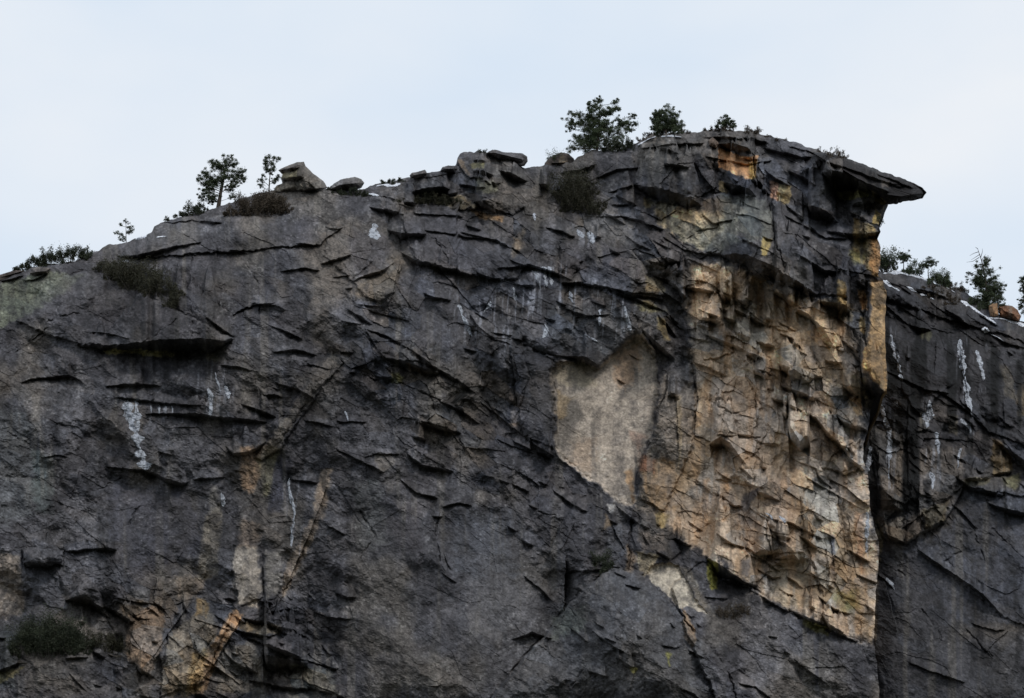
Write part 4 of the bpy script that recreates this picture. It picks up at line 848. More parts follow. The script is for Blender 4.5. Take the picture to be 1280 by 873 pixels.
rock_solid('boulder', [(550,214),(553,209),(560,207),(569,207.5),(572,211),(569,216),(558,217)], [(557,211),(566,211)], float(face_Y(560, 215)[0]) + 1.0, 2.2, 2.5,
   'low dark boulder touching the left foot of the rock tower', group=BG, base=(58,55,55), seed=16, rough=.4, n=160, K=26)
rock_solid('boulder', [(885,176),(891,171.5),(899,179.5),(895.5,186),(886,182)], [(890,176),(894,181)], float(face_Y(892, 180)[0]) - .2, 1.3, 2.0,
   'small wedge of pinkish rock beside the orange recess', group=BG, base=(92,80,72), seed=17, rough=.3, n=140, K=22)
rock_solid('boulder', [(37,342),(40,336),(50,333.5),(63,336),(60,342),(46,346)], [(45,340),(57,339)], float(face_Y(50, 343)[0]) + .3, 1.8, 2.5,
   'flat grey block under the bushes at the left end of the rim', group=BG, base=(70,66,64), seed=18, rough=.4, n=140, K=22)
rock_solid('boulder', [(-8,354),(-4,345),(8,341),(20,338),(31,338),(29,342),(13,349)], [(0,347),(24,340)], float(face_Y(10, 347)[0]) + .3, 1.8, 2.5,
   'long tilted slab at the left margin of the rim', group=BG, base=(70,64,62), seed=19, rough=.4, n=140, K=22)
rock_solid('boulder', [(1248,383),(1256,381.5),(1265,382.5),(1271.5,387),(1276.5,396),(1274,402),(1262,400),(1250,397)], [(1256,389),(1268,393)], float(far_Y(1262, 400)[0]) + 1.5, 3.0, 3.5,
   'rust-brown boulder at the right end of the lower rim', group=BG, base=(94,66,48), seed=20, rough=.5, n=180, K=30)
rock_solid('boulder', [(1235.5,383),(1240,380),(1246.5,379),(1248,394),(1243,397),(1237,396)], [(1241,384),(1242,391)], float(far_Y(1241, 394)[0]) + .6, 2.0, 2.5,
   'small ochre block at the foot of the dead-topped conifer', group=BG, base=(122,94,68), seed=21, rough=.4, n=140, K=22)

# ------------------------------------------------------------------ trees and shrubs
def tube(pts, radii, sides=6):
    pts = np.array(pts, float); n = len(pts)
    V_, F_ = [], []
    for k in range(n):
        d = pts[min(k + 1, n - 1)] - pts[max(k - 1, 0)]; d /= np.linalg.norm(d) + 1e-9
        a = np.cross(d, [0.3, .9, .2]); a /= np.linalg.norm(a) + 1e-9; b = np.cross(d, a)
        for s in range(sides):
            t = 2 * math.pi * s / sides
            V_.append(pts[k] + radii[k] * (a * math.cos(t) + b * math.sin(t)))
    for k in range(n - 1):
        for s in range(sides):
            F_.append((k * sides + s, k * sides + (s + 1) % sides, (k + 1) * sides + (s + 1) % sides, (k + 1) * sides + s))
    return np.array(V_), np.array(F_)
class Geo:
    def __init__(s): s.v = []; s.f = []; s.n = 0
    def add(s, v, f): s.v.append(np.asarray(v)); s.f.append(np.asarray(f) + s.n); s.n += len(v)
    def build(s, name, mat, parent=None, smooth=False):
        return link_mesh(name, np.concatenate(s.v), [np.concatenate(s.f)], mat, parent, smooth=smooth)
def leaves(rng, cen, rad, n, size, flat=.8):
    """n leaf-sized quads scattered through a lumpy clump"""
    c = cen + rng.normal(size=(n, 3)) * rad * .48 * np.array([1, 1, flat])
    a = rng.normal(size=(n, 3)); a /= np.linalg.norm(a, axis=1)[:, None]
    b = np.cross(a, rng.normal(size=(n, 3))); b /= np.linalg.norm(b, axis=1)[:, None]
    sz = size * (.6 + .8 * rng.rand(n))[:, None]
    v = np.stack([c - a * sz - b * sz * .3, c + a * sz - b * sz * .22, c + a * sz * 1.15 + b * sz * .2, c - a * sz * .8 + b * sz * .34], 1)
    return v.reshape(-1, 3), np.arange(4 * n).reshape(-1, 4)
def tree(name, label, cat, Yb, trunk, lobes, leaf, group, seed=0, width=3.0, density=1.0, size=.2, bare=(), depth=1.0, base_drop=1.0):
    """trunk: pixel points from foot to top; lobes: (u, v, r) of each leaf clump"""
    rng = np.random.RandomState(seed)
    s = MPP * Yb / 400.0
    foot = at(trunk[0][0], trunk[0][1], Yb); foot = foot - np.array([0, 0, base_drop])
    root = empty(name, foot); tag(root, label, cat, group)
    bpy.context.view_layer.update()
    tp = [foot] + [at(u, v, Yb) for u, v in trunk]
    k = len(tp); r = [max(.035, width * s * .5 * (1.25 - 1.1 * i / (k - 1))) for i in range(k)]
    tg = Geo(); tg.add(*tube(tp, r, 8))
    tq = np.array(tp)
    cg = Geo()
    fill = []
    for i, (ua, va, ra) in enumerate(lobes):
        for ub, vb, rb in lobes[i + 1:]:
            if math.hypot(ua - ub, va - vb) < 1.5 * (ra + rb) and rng.rand() < .28:
                fill.append(((ua + ub) / 2 + rng.normal() * .6, (va + vb) / 2 + rng.normal() * .6, .42 * (ra + rb)))
    for (u, v, rr) in list(lobes) + fill:
        R = rr * s
        dep = depth * s * 14 * (rng.rand() - .5)
        c = at(u, v, Yb + dep)
        # limb from the trunk, leaving it lower than the clump
        zz = np.clip(c[2] - R * .5 - abs(np.linalg.norm(c[:2] - tq[-1][:2])) * .35, tq[0][2] + .2 * (tq[-1][2] - tq[0][2]), tq[-1][2] - .05)
        st = np.array([np.interp(zz, tq[:, 2], tq[:, i]) for i in range(3)])
        mid = (st + c) / 2 + rng.normal(size=3) * R * .2 + np.array([0, 0, -.12 * R])
        tg.add(*tube([st, mid, c], [max(.03, R * .13), max(.025, R * .09), .02], 5))
        for q3 in (.45, .7): cg.add(*leaves(rng, mid * (1 - q3) + c * q3, R * .7, int(22 * density * (1 + R)), size * .6, .7))
        for _ in range(max(5, int(rr * 2.2))):
            q_ = c + rng.normal(size=3) * R * np.array([.85, .85, .7])
            tg.add(*tube([mid * .3 + c * .7, (c + q_) / 2 + rng.normal(size=3) * R * .1, q_], [.03, .022, .012], 4))
            cg.add(*leaves(rng, q_, R * .42, int(46 * density * (1 + R)), size * .6, .75))
        cg.add(*leaves(rng, c, R * 1.25, int(130 * density * (1 + R)), size * .6, .8))
    for B in bare:
        pts = [at(u, v, Yb + .2 * rng.normal()) for u, v in B]
        tg.add(*tube(pts, np.linspace(.07, .02, len(pts)), 5))
    tg.build('trunk', M_BARK, root); cg.build('crown', LEAF[leaf], root)
    return root
def shrub(name, label, cat, Yf, spec, leaf, group, seed=0, density=1.0, size=.13, twigs=1.0, up=.5):
    """spec: list of (u, v_base, rx, height) domes; stems rise from the rock and carry small leaves"""
    rng = np.random.RandomState(seed + 500)
    u0, v0 = spec[0][0], spec[0][1]
    Yb = float(Yf(u0, v0)[0])
    root = empty(name, at(u0, v0, Yb)); tag(root, label, cat, group)
    bpy.context.view_layer.update()
    sg = Geo(); lg = Geo()
    for (u, v, rx, h) in spec:
        ns = max(6, int(rx * h * .10 * twigs) + 6)
        Yc = float(Yf(u, v)[0])
        s = MPP * Yc / 400
        for _ in range(ns):
            a = rng.uniform(-1, 1); bu = u + a * rx * .85; bv = v + rng.uniform(-.1, .1) * h
            Yl = float(Yf(bu, bv)[0]); Yl = Yc + np.clip(Yl - Yc, -2.5, 2.5)
            b0 = at(bu, bv + 1, Yl + .15)
            hh = h * s / .89 * math.sqrt(max(.1, 1 - a * a * .85)) * rng.uniform(.3, 1.1)
            tip = b0 + np.array([rng.normal() * .28 * hh + a * .25 * hh, rng.normal() * .3 * hh - .12 * hh, hh])
            mid = (b0 + tip) / 2 + rng.normal(size=3) * hh * .10
            rc = at(u0, v0 + 1, Yb + .3); sg.add(*tube([rc, (rc + b0) / 2 + np.array([0, .5, -.3]), b0], [.05, .045, .045], 4))
            sg.add(*tube([b0, mid, tip], [.045, .03, .012], 4))
            nl = int(20 * density * (0.6 + hh * .55))
            for q3 in (.35, .6, .85, 1.0):
                lg.add(*leaves(rng, mid * (1 - q3) + tip * q3, max(.24, .21 * hh), int(nl * .6) + 3, size, 1.2))
            if rng.rand() < .35: lg.add(*leaves(rng, mid, max(.3, .34 * hh), nl, size, .9))
    sg.build('stem', M_TWIG, root); lg.build('foliage', LEAF[leaf], root)
    return root

TG, SG = 'trees on the rim', 'shrubs on the cliff'
def Yrim(u, v, d=1.2): return float(face_Y(u, v)[0]) + d
tree('pine_tree', 'broad dark pine on the left slope with a thick leaning trunk', 'tree', Yrim(273, 259), [(273,259),(276,240),(280,222),(283,203)],
     [(282,200.5,5),(266,204,4),(275,210,7),(292,205,5),(299,214.5,5.5),(304.6,222.7,4),(294,226,5),(256.5,217,4.5),(254,228.6,5),(261,221.5,6),(268,231,6),(256.5,240,5),
      (266,245,5),(287,238,4.5),(290.5,246,2.6),(280,220,7),(252,250,3.5),(264,252,3.5),(250,223,3)], 'pine', TG, 1, 6.0, 1.0, .17)
tree('slender_tree', 'thin upright tree beside the angular layered boulder', 'tree', Yrim(336, 241), [(336,242),(337,225),(338,214),(339,203)],
     [(336,196,3.4),(348,199,2.6),(343,197,2.2),(333,205,3.6),(341,205,3.2),(334,213,3),(342,213,2.6),(327,226,3.6),(348,221.5,3),(344,226,3),(329,219,1.8),(338,217,2.2),(326,232,2.5)], 'pine', TG, 2, 2.2, .8, .15)
tree('pine_sapling', 'tiny lone pine sapling on the bare left rim', 'tree', Yrim(157.7, 305), [(157.7,305),(157.5,290),(157.4,277)],
     [(157.4,277.5,2.4),(151,281,2.5),(165,284.5,2.6),(146,291,2.6),(151,293,2.6),(161,291,2.4),(150,299,2.4),(160,284,2),(166,288,1.8),(155,298,2)], 'pine', TG, 3, 1.5, .55, .14)
tree('bushy_tree', 'largest tree, wide and many-stemmed, on the summit rim', 'tree', Yrim(746, 192), [(745.6,194),(748,171),(750,151.6),(749.5,132)],
     [(749,126.5,4),(743.5,132,5),(737,131,2.6),(770,127.5,3.4),(770,136,4.4),(763,140.6,5),(750,140.6,7),(737,143,6),(721.6,143,5),(713,151.6,5),(713,160,3.5),(726,151.6,5),
      (732.5,156,8),(745.6,154,8),(756.6,156,6),(772,149,3),(776,156,5),(785,154,4),(791.6,145,3.4),(795,155,3.2),(787,162.5,4),(774,165,6),(763,167,7),(750,169,9),(735,169,8),
      (724,173.5,6),(730,182,8),(746,180,8),(715,184.5,5),(767.5,178,7)], 'oak', TG, 4, 4.0, 1.0, .17)
tree('bushy_tree', 'dense rounded small tree standing right of the largest tree', 'tree', Yrim(833, 169), [(833,170),(832,158),(831,146)],
     [(829,140.6,5),(820,143,4),(842,143,5),(831,149.4,8),(822,157,6),(818,160,4),(842,154,7),(850.7,157,5),(833,159,8),(822,147,5),(826,164,6),(844,163,5)], 'oak', TG, 5, 3, 1.2, .16)
tree('conifer', 'little cone-shaped conifer on the highest point of the rim', 'tree', Yrim(907, 162), [(907,163),(907,153),(907.5,144)],
     [(907.6,145,2),(906.5,150.5,4.4),(914,152.7,3.4),(899,153.8,3.2),(906.5,157,5),(917.4,158,3.2),(895.5,158,2.6)], 'pine', TG, 6, 2, 1.2, .15)
tree('conifer', 'conifer with a bare dead top on the lower right rim', 'tree', float(far_Y(1234, 385)[0]) + .6, [(1235,386),(1233,360),(1230.6,343.5),(1227,326),(1222,311)],
     [(1234,324,3.4),(1232,331,4.4),(1220,333,3.2),(1227,338,4.4),(1211,342,2.4),(1237.5,340,5),(1216.7,350.5,4.4),(1223.6,349,5),(1232,352,6),(1243,347,4.4),(1244.5,356,6),(1253,357,3.4),
      (1234,363,7),(1243,366,6),(1225,359,5),(1250,364,4.4),(1251.5,373,3.4),(1230.6,371,6),(1239,373,6)], 'pine', TG, 7, 3.2, .9, .16,
     bare=[[(1223,315),(1217,317),(1212,320)],[(1226,322),(1228,315),(1228,311)],[(1224,322),(1216,327),(1208,328)],[(1228,337),(1218,340),(1210,345)],[(1222,311),(1219,309)],[(1227,326),(1232,318)],[(1225,318),(1219,322),(1214,325)]])
tree('conifer', 'conifer cut off by the right edge of the picture', 'tree', float(far_Y(1284, 404)[0]) + .8, [(1285,405),(1285,380),(1284,350)],
     [(1277,352,3.4),(1279,358,3.4),(1281,349,4),(1276,382,3.4),(1279,377,3.4),(1283,369,6),(1288,360,6),(1290,378,7),(1285,390,6),(1292,350,5)], 'pine', TG, 8, 3, .9, .16)
tree('small_tree', 'small round-crowned tree left of the gap on the lower right rim', 'tree', float(far_Y(1129.6, 338)[0]) + 1, [(1129.6,338),(1129.6,328),(1130,320)],
     [(1129.6,319,4),(1126,322.6,3.4),(1135,321,2.8),(1132,325,3)], 'pine', TG, 9, 1.6, .8, .15)
tree('small_tree', 'small umbrella-crowned tree with a bare stem on the lower right rim', 'tree', float(far_Y(1161, 349)[0]) + 1, [(1161,350),(1160,340),(1161,330)],
     [(1161,327,4.6),(1155,331,3.4),(1167,329,3.4),(1158,334,2.6)], 'pine', TG, 10, 1.8, .8, .15)

fy = lambda u, v: face_Y(u, v) + .3
gy = lambda u, v: far_Y(u, v) + .3
shrub('shrub', 'low green bush at the left foot of the broad pine', 'shrub', fy, [(238,270,16,14),(226,271,9,9),(252,264,9,10)], 'green', SG, 1)
shrub('shrub', 'brown brush below the slender tree and layered boulder', 'shrub', fy, [(325,270,30,26),(298,271,20,12),(348,268,14,18),(335,262,16,22)], 'brown', SG, 2, 1.2)
shrub('shrub', 'dark hedge of brush along the far left rim', 'shrub', fy, [(88,326,24,16),(64,330,20,16),(45,334,14,12),(104,322,10,12),(30,337,9,10),(22,340,5,8)], 'green', SG, 3, 1.0)
shrub('shrub', 'large dark brush clump in a hollow below the left rim', 'shrub', fy, [(172,364,22,34),(148,352,18,24),(196,372,18,28),(214,386,12,18),(128,342,14,16),(222,372,10,14),(160,350,14,22),(188,356,12,20)], 'olive', SG, 4, 1.0)
shrub('shrub', 'tall green brush in the gully below the largest tree', 'shrub', fy, [(716,262,13,44),(704,252,9,30),(730,268,12,36),(744,272,10,22),(724,240,10,24),(738,246,9,16),(708,268,9,16),(752,262,6,12)], 'olive', SG, 5, .8)
shrub('shrub', 'dark brush at the right foot of the largest tree', 'shrub', fy, [(780,189,16,14),(765,191,14,14),(792,186,8,9)], 'green', SG, 6, 1.2)
shrub('shrub', 'single round green bush low on the face above the lower buttress', 'shrub', fy, [(748,717,13,24),(744,716,8,18)], 'green', SG, 7, 1.3)
shrub('shrub', 'big dark bush in the bottom left corner', 'shrub', fy, [(56,824,22,46),(34,818,14,32),(80,818,18,34),(98,822,12,20),(20,826,10,20),(66,806,16,22)], 'green', SG, 8, 1.0)
shrub('shrub', 'low olive brush on the ledge right of the corner bush', 'shrub', fy, [(132,816,26,18),(152,818,14,14)], 'olive', SG, 9, 1.2)
shrub('shrub', 'small dark shrub beside the snow left of the rock tower', 'shrub', fy, [(495,229,11,7),(485,231,9,6)], 'green', SG, 10, 1.2)
shrub('grass_tuft', 'olive grassy strip on the ledge under the rock tower', 'grass', fy, [(535,258,30,14),(562,258,20,12),(508,254,16,8)], 'olive', 'grass on the cliff ledges', 11, 1.2, .12)
shrub('grass_tuft', 'green grassy patch below the lone rounded boulder', 'grass', fy, [(438,246,18,10),(455,247,10,8),(422,244,9,6)], 'green', 'grass on the cliff ledges', 12, 1.2, .12)
shrub('shrub', 'tiny sprig on top of the rock tower', 'shrub', fy, [(603,192,4,7)], 'green', SG, 13, .6, .10)
shrub('shrub', 'small sprig rising behind the rounded brown boulder', 'shrub', fy, [(694,204,5,18),(690,206,4,14)], 'pine', SG, 14, .5, .11)
shrub('shrub', 'dry brown fringe at the foot of the dense rounded tree', 'shrub', fy, [(820,171,16,7),(850,168,14,7),(805,176,8,5)], 'brown', SG, 15, .9, .11)
shrub('shrub', 'dry brown fringe at the foot of the cone-shaped conifer', 'shrub', fy, [(905,165,14,7),(888,165,9,6)], 'brown', SG, 16, .9, .11)
shrub('shrub', 'small spiky shrub right of the cone-shaped conifer', 'shrub', fy, [(938,168,9,12),(945,168,5,7)], 'brown', SG, 17, .8, .11)
shrub('shrub', 'low dry tufts on the rim between the orange recess and the prow', 'shrub', fy, [(975,177,10,5),(962,173,6,5)], 'brown', SG, 18, .8, .10)
shrub('shrub', 'sparse twiggy shrub on the rim where the prow begins', 'shrub', fy, [(1046,198,8,13),(1036,195,6,9),(1054,200,5,9)], 'brown', SG, 19, .45, .11)
shrub('shrub', 'single thin twig on the rim left of the twiggy shrub', 'shrub', fy, [(1024,191,2,7)], 'brown', SG, 20, .4, .10)
shrub('shrub', 'dark bush against the right side of the ochre edge', 'shrub', gy, [(1107,338,8,22),(1113,338,7,16),(1102,338,5,14)], 'pine', SG, 21, .9, .14)
shrub('shrub', 'round dark bush between the two small trees of the lower rim', 'shrub', gy, [(1143,345,9,16),(1135,342,8,8)], 'pine', SG, 22, 1.0, .14)
shrub('shrub', 'dark bush just right of the umbrella-crowned tree', 'shrub', gy, [(1171,358,9,18),(1180,358,8,17),(1186,360,4,10)], 'pine', SG, 23, 1.0, .14)
shrub('shrub', 'pale dry brush left of the dead-topped conifer', 'shrub', gy, [(1196,364,10,10),(1206,366,6,7)], 'brown', SG, 24, .6, .11)
shrub('shrub', 'dark brush at the foot of the dead-topped conifer', 'shrub', gy, [(1222,382,12,12),(1246,390,10,16),(1232,388,10,12)], 'pine', SG, 25, 1.0, .13)
shrub('shrub', 'brown brush on the snowy slabs right of the ochre edge', 'shrub', gy, [(1175,374,16,14),(1190,382,10,10),(1160,366,10,8)], 'brown', SG, 26, .9, .12)
shrub('shrub', 'leafy sprig growing out of the edge beneath the prow', 'shrub', fy, [(1099,280,4,9),(1098,276,3,8)], 'green', SG, 27, .5, .10)
shrub('shrub', 'faint dry shrub on dark rock beside the yellow lichen', 'shrub', fy, [(910,775,16,18),(925,770,10,12)], 'brown', SG, 28, .7, .11)
shrub('shrub', 'little bush on the rim behind the lone rounded boulder', 'shrub', fy, [(413,239,4,6)], 'olive', SG, 29, .8, .10)
shrub('shrub', 'dark tuft on the left slope above the dark overhang', 'shrub', fy, [(207,277,5,6)], 'green', SG, 30, .8, .10)

# ------------------------------------------------------------------ ice and snow
def strip(name, label, cat, group, Yf, pts, mat, horiz=False, off=.16, thick=.14, seed=0, ragged=.18):
    """a frozen seep or snow ribbon lying on the rock, with thickness: pts are (u, v, half width)"""
    rng = np.random.RandomState(seed + 900)
    a = np.array(pts, float)
    t = np.concatenate([[0], np.cumsum(np.hypot(*np.diff(a[:, :2], axis=0).T))])
    n = max(8, int(t[-1] / .8)); s = np.linspace(0, t[-1], n)
    cu = np.interp(s, t, a[:, 0]); cv = np.interp(s, t, a[:, 1]); hw = np.interp(s, t, a[:, 2]) * (1.0 if horiz else 1.55)
    m = 9
    k = np.linspace(-1, 1, m)
    Lr = hw * (1 + ragged * (rng.rand(n) * 2 - 1)); Rr = hw * (1 + ragged * (rng.rand(n) * 2 - 1))
    w = np.where(k[None, :] < 0, k[None, :] * Lr[:, None], k[None, :] * Rr[:, None])
    wob = 1 + .75 * vnoise(s / 7, s * 0 + seed * 3.7, 950) + .12 * vnoise(s / 1.7, s * 0 + seed, 951)
    if not horiz: cu = cu + .55 * np.minimum(hw, 2) * vnoise(s / 4.5, s * 0 + seed * 1.3, 952)
    w = w * np.clip(wob, .12, 1.6)[:, None]
    # frayed tips
    e = np.minimum(1, np.minimum(s, t[-1] - s)[:, None] / 2.5 + .15); w = w * e
    if horiz: u = np.repeat(cu[:, None], m, 1); v = cv[:, None] + w
    else: u = cu[:, None] + w; v = np.repeat(cv[:, None], m, 1)
    Yr = Yf(u.ravel(), v.ravel()).reshape(u.shape)
    prof = np.sqrt(np.clip(1 - k ** 2, 0, 1))[None, :] * e
    Yt = Yr - off * .2 - thick * prof * (1 + .5 * (rng.rand(*u.shape) - .5))
    Ybk = Yr + .15
    f = at(u, v, Yt); b = at(u, v, Ybk)
    nf = n * m
    F_ = grid_faces(n, m)
    G = F_[:, ::-1] + nf
    rim = []
    ring = [(0, j) for j in range(m)] + [(i, m - 1) for i in range(1, n)] + [(n - 1, j) for j in range(m - 2, -1, -1)] + [(i, 0) for i in range(n - 2, 0, -1)]
    ids = [i * m + j for i, j in ring]
    for x, y in zip(ids, ids[1:] + ids[:1]): rim.append((x, y, y + nf, x + nf))
    o = link_mesh(name, np.concatenate([f.reshape(-1, 3), b.reshape(-1, 3)]), [F_, G, np.array(rim)], mat, smooth=False)
    return tag(o, label, cat, group)
IG, NG = 'frozen seeps on the cliff', 'snow patches on the ledges'
fY = lambda u, v: face_Y(u, v); bY = lambda u, v: far_Y(u, v)
ICE = [
 ('longest white ice streak, right of the pair on the left wall', fY, [(171,499,2.4),(170,520,3.6),(170,540,4.2),(173,555,3.6),(176,570,3),(180,580,3.8),(184,589,2.6)]),
 ('shorter white ice streak left of the longest one', fY, [(159,501,2.2),(160,512,3.6),(163,525,2.8),(167,540,1.6)]),
 ('small forked ice streak above the long dark ledge of the left wall', fY, [(260,485,1),(264,495,3),(263,508,2.2),(263,521,.9)]),
 ('faint ice drip just upper right of the small forked streak', fY, [(268,465,1.2),(273,480,1.4),(276,490,.8)]),
 ('thin ice drip farthest right of the three near the left overhang', fY, [(282,482,.8),(285,492,1.3),(286,499,.8)]),
 ('bluish ice blob below the snow strip near the lone rounded boulder', fY, [(469,279,1.2),(467,287,2.4),(469,297,3.6),(470,300,1.6)]),
 ('left prong of the white ice fan in the middle of the upper face', fY, [(669,336,1.6),(673,350,2.2),(676,361,1.6)]),
 ('middle prong of the white ice fan in the middle of the upper face', fY, [(679,333,2.4),(682,346,2),(683,359,1)]),
 ('right prong of the white ice fan in the middle of the upper face', fY, [(686,333,2.4),(688,345,1.9),(690,357,.9)]),
 ('brightest white ice lump, below the ice fan', fY, [(681,405,1.8),(683,413,3.6),(681,420,2.8),(679,423,1)]),
 ('thin white drip left of the long drip above the pale scar', fY, [(751,386,1.3),(750,396,1.6),(749,408,1)]),
 ('long thin white drip just above the pale scar', fY, [(781,383,.9),(784,398,1.4),(788,415,1.1)]),
 ('slanting pale ice smear above the left half of the scar', fY, [(730,418,1),(738,422,1.7),(748,428,1)]),
 ('short ice drip at the left of the ice fan', fY, [(642,359,1.5),(643,367,1.6),(644,376,.9)]),
 ('short ice drip right of and below the ice fan', fY, [(711,364,1.3),(714,372,1.9),(717,379,1)]),
 ('pale ice patch under the gully brush, left of two', fY, [(722,287,2.5),(726,293,3.4),(729,298,1.4)]),
 ('pale ice patch under the gully brush, right of two', fY, [(737,289,1.8),(740,296,2.4),(741,305,1.2)]),
 ('tiny white sliver in the gully left of the tall brush', fY, [(668,266,.8),(669,271,1.2),(669,276,.8)]),
 ('slanting ice trickle on the central face below the crack', fY, [(574,381,1.3),(579,397,1.7),(585,410,1.3),(590,421,.8)]),
 ('curled ice trickle right of the slanting one on the central face', fY, [(614,376,1),(610,384,1.5),(604,391,1.2)]),
 ('tiny ice drip on the dark central wall', fY, [(432,514,.9),(434,521,1.2),(435,529,.7)]),
 ('broken sparkling ice trickle beside the brown rib at lower left', fY, [(362,597,.7),(361,610,.8),(366,630,1.2),(368,645,1.3),(365,663,1.1),(364,684,.6)]),
 ('small ice glint in a dark groove left of the sparkling trickle', fY, [(277,616,1),(279,624,1.4),(279,634,.8)]),
 ('ice glint on the ochre wall beside the dark stain', fY, [(958,641,1.2),(963,645,1.5),(966,651,.8)]),
 ('ice glint at the middle of the ochre wall, lower of two', fY, [(974,645,1),(979,649,1.5),(982,655,.8)]),
 ('thin white streak down the right margin of the ochre wall', fY, [(1084,640,1),(1084,660,1.5),(1083,692,.8)]),
 ('ice streak high on the far wall, closest to the ochre edge', bY, [(1114,418,.9),(1119,440,1.6),(1125,465,1.6),(1128,476,.8)]),
 ('longest pale ice streak on the far wall', bY, [(1199,424,1.6),(1203,450,2.4),(1208,485,2),(1215,521,1)]),
 ('short ice streak right of the longest one on the far wall', bY, [(1221,438,2.4),(1226,455,1.4),(1230,476,.8)]),
 ('ragged ice streak just right of the prow base', bY, [(1100,502,.9),(1105,518,1.7),(1108,530,1.5),(1112,541,2.6),(1112,560,1.6),(1111,600,.7)]),
 ('wide pale ice patch between the black streaks of the far wall', bY, [(1163,500,1.8),(1162,512,3),(1160,524,3),(1158,535,1.4)]),
 ('white ice lump at the left black streak, below the prow', bY, [(1089,558,1.4),(1087,572,2.2),(1084,590,1.6)]),
 ('small ice patch below the wide one on the far wall', bY, [(1170,540,1.4),(1172,555,1.9),(1173,568,.9)]),
 ('slanting ice patch at the foot of the longest far-wall streak', bY, [(1202,523,2),(1209,531,3),(1214,543,1.4)]),
 ('faint ice drip low on the far wall above the blocky band', bY, [(1201,560,1.2),(1199,572,1.4),(1197,586,.8)]),
 ('pale ice drip over the lower end of the black streaks', bY, [(1164,590,1.2),(1166,600,1.6),(1165,612,.8)]),
 ('small frost streak on the slab low right of the ochre wall', bY, [(1108,722,.8),(1114,730,1.5),(1119,738,.8)]),
]
for i, u in enumerate((189, 199, 207, 215)):
    ICE.append((('leftmost', 'second from the left', 'third from the left', 'rightmost')[i] + ' of the row of four tiny icicles right of the longest streak', fY, [(u,507,1.3),(u+.5,511,1.2),(u+.6,516+(i%2)*3,.6)]))
for i, (lab, Yf, pts) in enumerate(ICE):
    strip('ice_streak', lab, 'ice', IG, Yf, pts, M_ICE, False, seed=i)
SNOW = [
 ('long snow strip on the top slab right of the ochre edge', bY, [(1104,342,1),(1125,340.5,1.8),(1145,345,1.6),(1160,351,.8)]),
 ('snow patch nearest the ochre edge on the lower right slabs', bY, [(1098,350,1.4),(1108,353,2.4),(1117,360,1.6),(1125,364,.8)]),
 ('short snow streak between the slabs below the umbrella-crowned tree', bY, [(1132,358,1),(1140,362,1.6),(1147,366,.8)]),
 ('snow patch under the brown brush on the lower right slabs', bY, [(1150,368,1.2),(1160,370,1.9),(1168,375,.8)]),
 ('long snow ribbon below the dead-topped conifer', bY, [(1200,376,.8),(1210,381,2.2),(1220,388,1.9),(1235,398,1.2),(1246,405,.8)]),
 ('snow ribbon below the rust-brown boulder', bY, [(1236,397,.8),(1255,399,1.4),(1280,407,1.8),(1300,412,.9)]),
 ('bright snow pocket below the long ribbon on the right', bY, [(1226,412,1.5),(1231,412.5,2.6),(1237,414,1)]),
 ('thin snow line right of the bright snow pocket', bY, [(1238,418,.7),(1246,421,1.1),(1255,427,.7)]),
 ('thin snow line below the pale dry brush', bY, [(1178,357,.7),(1186,361,1.1),(1194,366,.7)]),
 ('large snow patch on the rim left of the rock tower', fY, [(470,233,.9),(480,231,1.8),(490,233,2.4),(501,230,1)]),
 ('small snow strip below the grassy patch of the lone boulder', fY, [(455,241,.8),(463,243,1.2),(474,245,.8)]),
 ('snow strip on the summit rim right of the largest tree', fY, [(796,182,.8),(804,178,1.6),(812,173.5,1.6),(820,171,.8)]),
 ('thin snow line at the foot of the dense rounded tree', fY, [(826,171,.7),(840,170,1.1),(853,172,.7)]),
 ('small white snow pocket in the dark brush hollow', fY, [(151,327,1),(156,326.5,1.8),(161,327,.9)]),
 ('snow sliver on the rim right of the tiny sapling', fY, [(169,299.5,.8),(177,297.5,1.2),(184,295,.7)]),
 ('thin snow sliver on the slab below the left rim', fY, [(195,297,.6),(202,296,1),(209,295.5,.6)]),
]
for i, (lab, Yf, pts) in enumerate(SNOW):
    strip('snow_patch', lab, 'snow', NG, Yf, pts, M_SNOW, True, seed=100 + i, thick=.3)

# ------------------------------------------------------------------ valley floor, light, camera
gx = np.concatenate([np.linspace(-9000, -600, 22), np.linspace(-500, 500, 81), np.linspace(600, 9000, 22)])
gyv = np.concatenate([np.linspace(-9000, -400, 22), np.linspace(-300, 560, 70), np.linspace(700, 9000, 22)])
GX, GY = np.meshgrid(gx, gyv)
GZ = .5 * fbm(GX / 40, GY / 40, 600, 3) - .4 + np.clip((GY - 300) / 70, 0, 1) ** 2 * 14 * (np.abs(GX) < 700) - np.clip((GY - 372) / 60, 0, 1) * 0
GZ[(np.hypot(GX, GY) < 12)] = 0.0
m_g = noise_mat('forest_floor', (.030,.034,.022), (.075,.075,.052), .05, .9, .1)
ground = link_mesh('ground', np.stack([GX, GY, GZ], -1), [grid_faces(*GX.shape)], m_g, smooth=True); tag(ground, kind='structure')

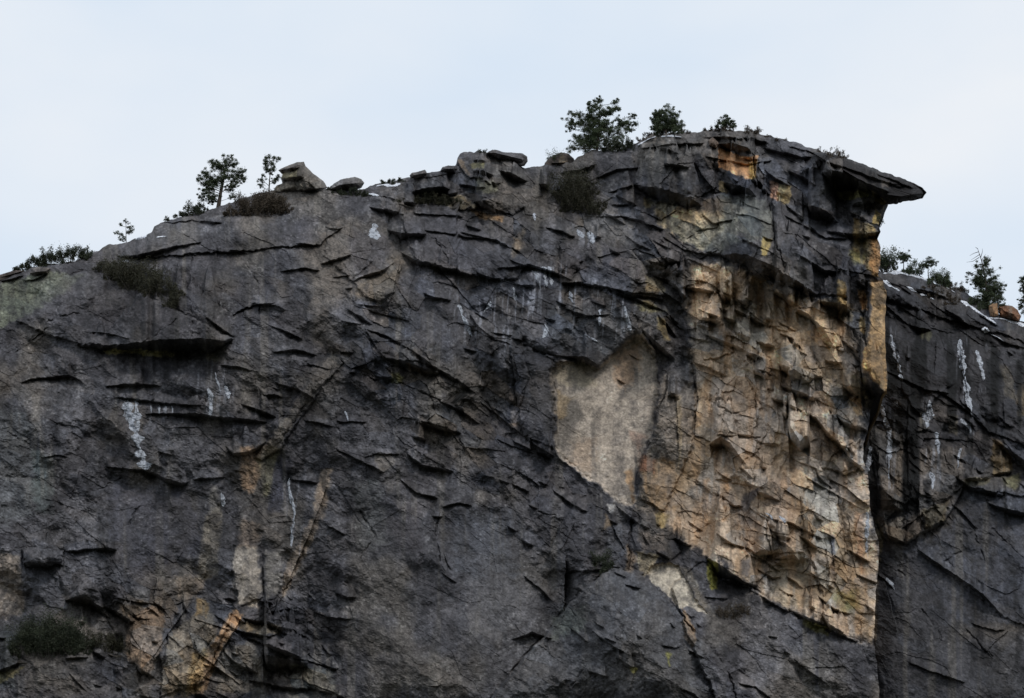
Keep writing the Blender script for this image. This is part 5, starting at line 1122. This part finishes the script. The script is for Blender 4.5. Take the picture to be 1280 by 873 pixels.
w = bpy.data.worlds.new('World'); C.world = w; w.use_nodes = True
nt = w.node_tree; bg = nt.nodes['Background']
SUN_EL, SUN_AZ = math.radians(40), math.radians(152)      # azimuth measured clockwise from +Y: behind the viewer, to the right
sky = N(nt, 'ShaderNodeTexSky', sky_type='NISHITA'); sky.sun_disc = False; sky.sun_elevation = SUN_EL; sky.sun_rotation = SUN_AZ
tc = N(nt, 'ShaderNodeTexCoord')
mp = N(nt, 'ShaderNodeMapping'); mp.inputs['Scale'].default_value = (2.2, 2.2, 5.0); nt.links.new(tc.outputs['Generated'], mp.inputs['Vector'])
nz = N(nt, 'ShaderNodeTexNoise'); nz.inputs['Scale'].default_value = 2.3; nz.inputs['Detail'].default_value = 4; nz.inputs['Roughness'].default_value = .45
nt.links.new(mp.outputs['Vector'], nz.inputs['Vector'])
rp = N(nt, 'ShaderNodeValToRGB'); rp.color_ramp.elements[0].position = .32; rp.color_ramp.elements[1].position = .66
rp.color_ramp.elements[0].color = (7.0, 8.2, 9.6, 1); rp.color_ramp.elements[1].color = (9.0, 9.35, 9.8, 1)
nt.links.new(nz.outputs['Fac'], rp.inputs['Fac'])
mix = N(nt, 'ShaderNodeMix', data_type='RGBA'); mix.inputs['Factor'].default_value = .92
nt.links.new(sky.outputs['Color'], mix.inputs['A']); nt.links.new(rp.outputs['Color'], mix.inputs['B'])
# an overcast sky grows brighter towards the zenith
sx = N(nt, 'ShaderNodeSeparateXYZ'); nt.links.new(tc.outputs['Generated'], sx.inputs['Vector'])
zr = N(nt, 'ShaderNodeMapRange', interpolation_type='SMOOTHSTEP'); zr.inputs['From Min'].default_value = .55; zr.inputs['From Max'].default_value = 1.0
zr.inputs['To Min'].default_value = 1.0; zr.inputs['To Max'].default_value = 1.4; nt.links.new(sx.outputs['Z'], zr.inputs['Value'])
zm = N(nt, 'ShaderNodeVectorMath', operation='SCALE'); nt.links.new(mix.outputs['Result'], zm.inputs[0]); nt.links.new(zr.outputs['Result'], zm.inputs['Scale'])
nt.links.new(zm.outputs['Vector'], bg.inputs['Color']); bg.inputs['Strength'].default_value = .1

sd = bpy.data.lights.new('sun', 'SUN'); sd.energy = 1.35; sd.angle = math.radians(12); sd.color = (1.0, .96, .90)
so = bpy.data.objects.new('sun', sd); COL.objects.link(so)
from mathutils import Vector
sdir = Vector((math.sin(SUN_AZ) * math.cos(SUN_EL), math.cos(SUN_AZ) * math.cos(SUN_EL), math.sin(SUN_EL)))
so.rotation_euler = sdir.to_track_quat('Z', 'Y').to_euler(); so.location = (-60, -80, 120)

cd = bpy.data.cameras.new('camera'); co = bpy.data.objects.new('camera', cd); COL.objects.link(co)
cd.sensor_width = 36; cd.lens = 36 * FPX / 1280; cd.clip_end = 30000; cd.clip_start = .1
co.location = CAM; co.rotation_euler = (math.pi / 2 + PITCH, 0, 0)
C.camera = co
C.view_settings.view_transform = 'Standard'; C.view_settings.look = 'None'; C.view_settings.exposure = 0; C.view_settings.gamma = 1
try: C.view_settings.use_curve_mapping = False
except Exception: pass
C.cycles.max_bounces = 4; C.cycles.diffuse_bounces = 3
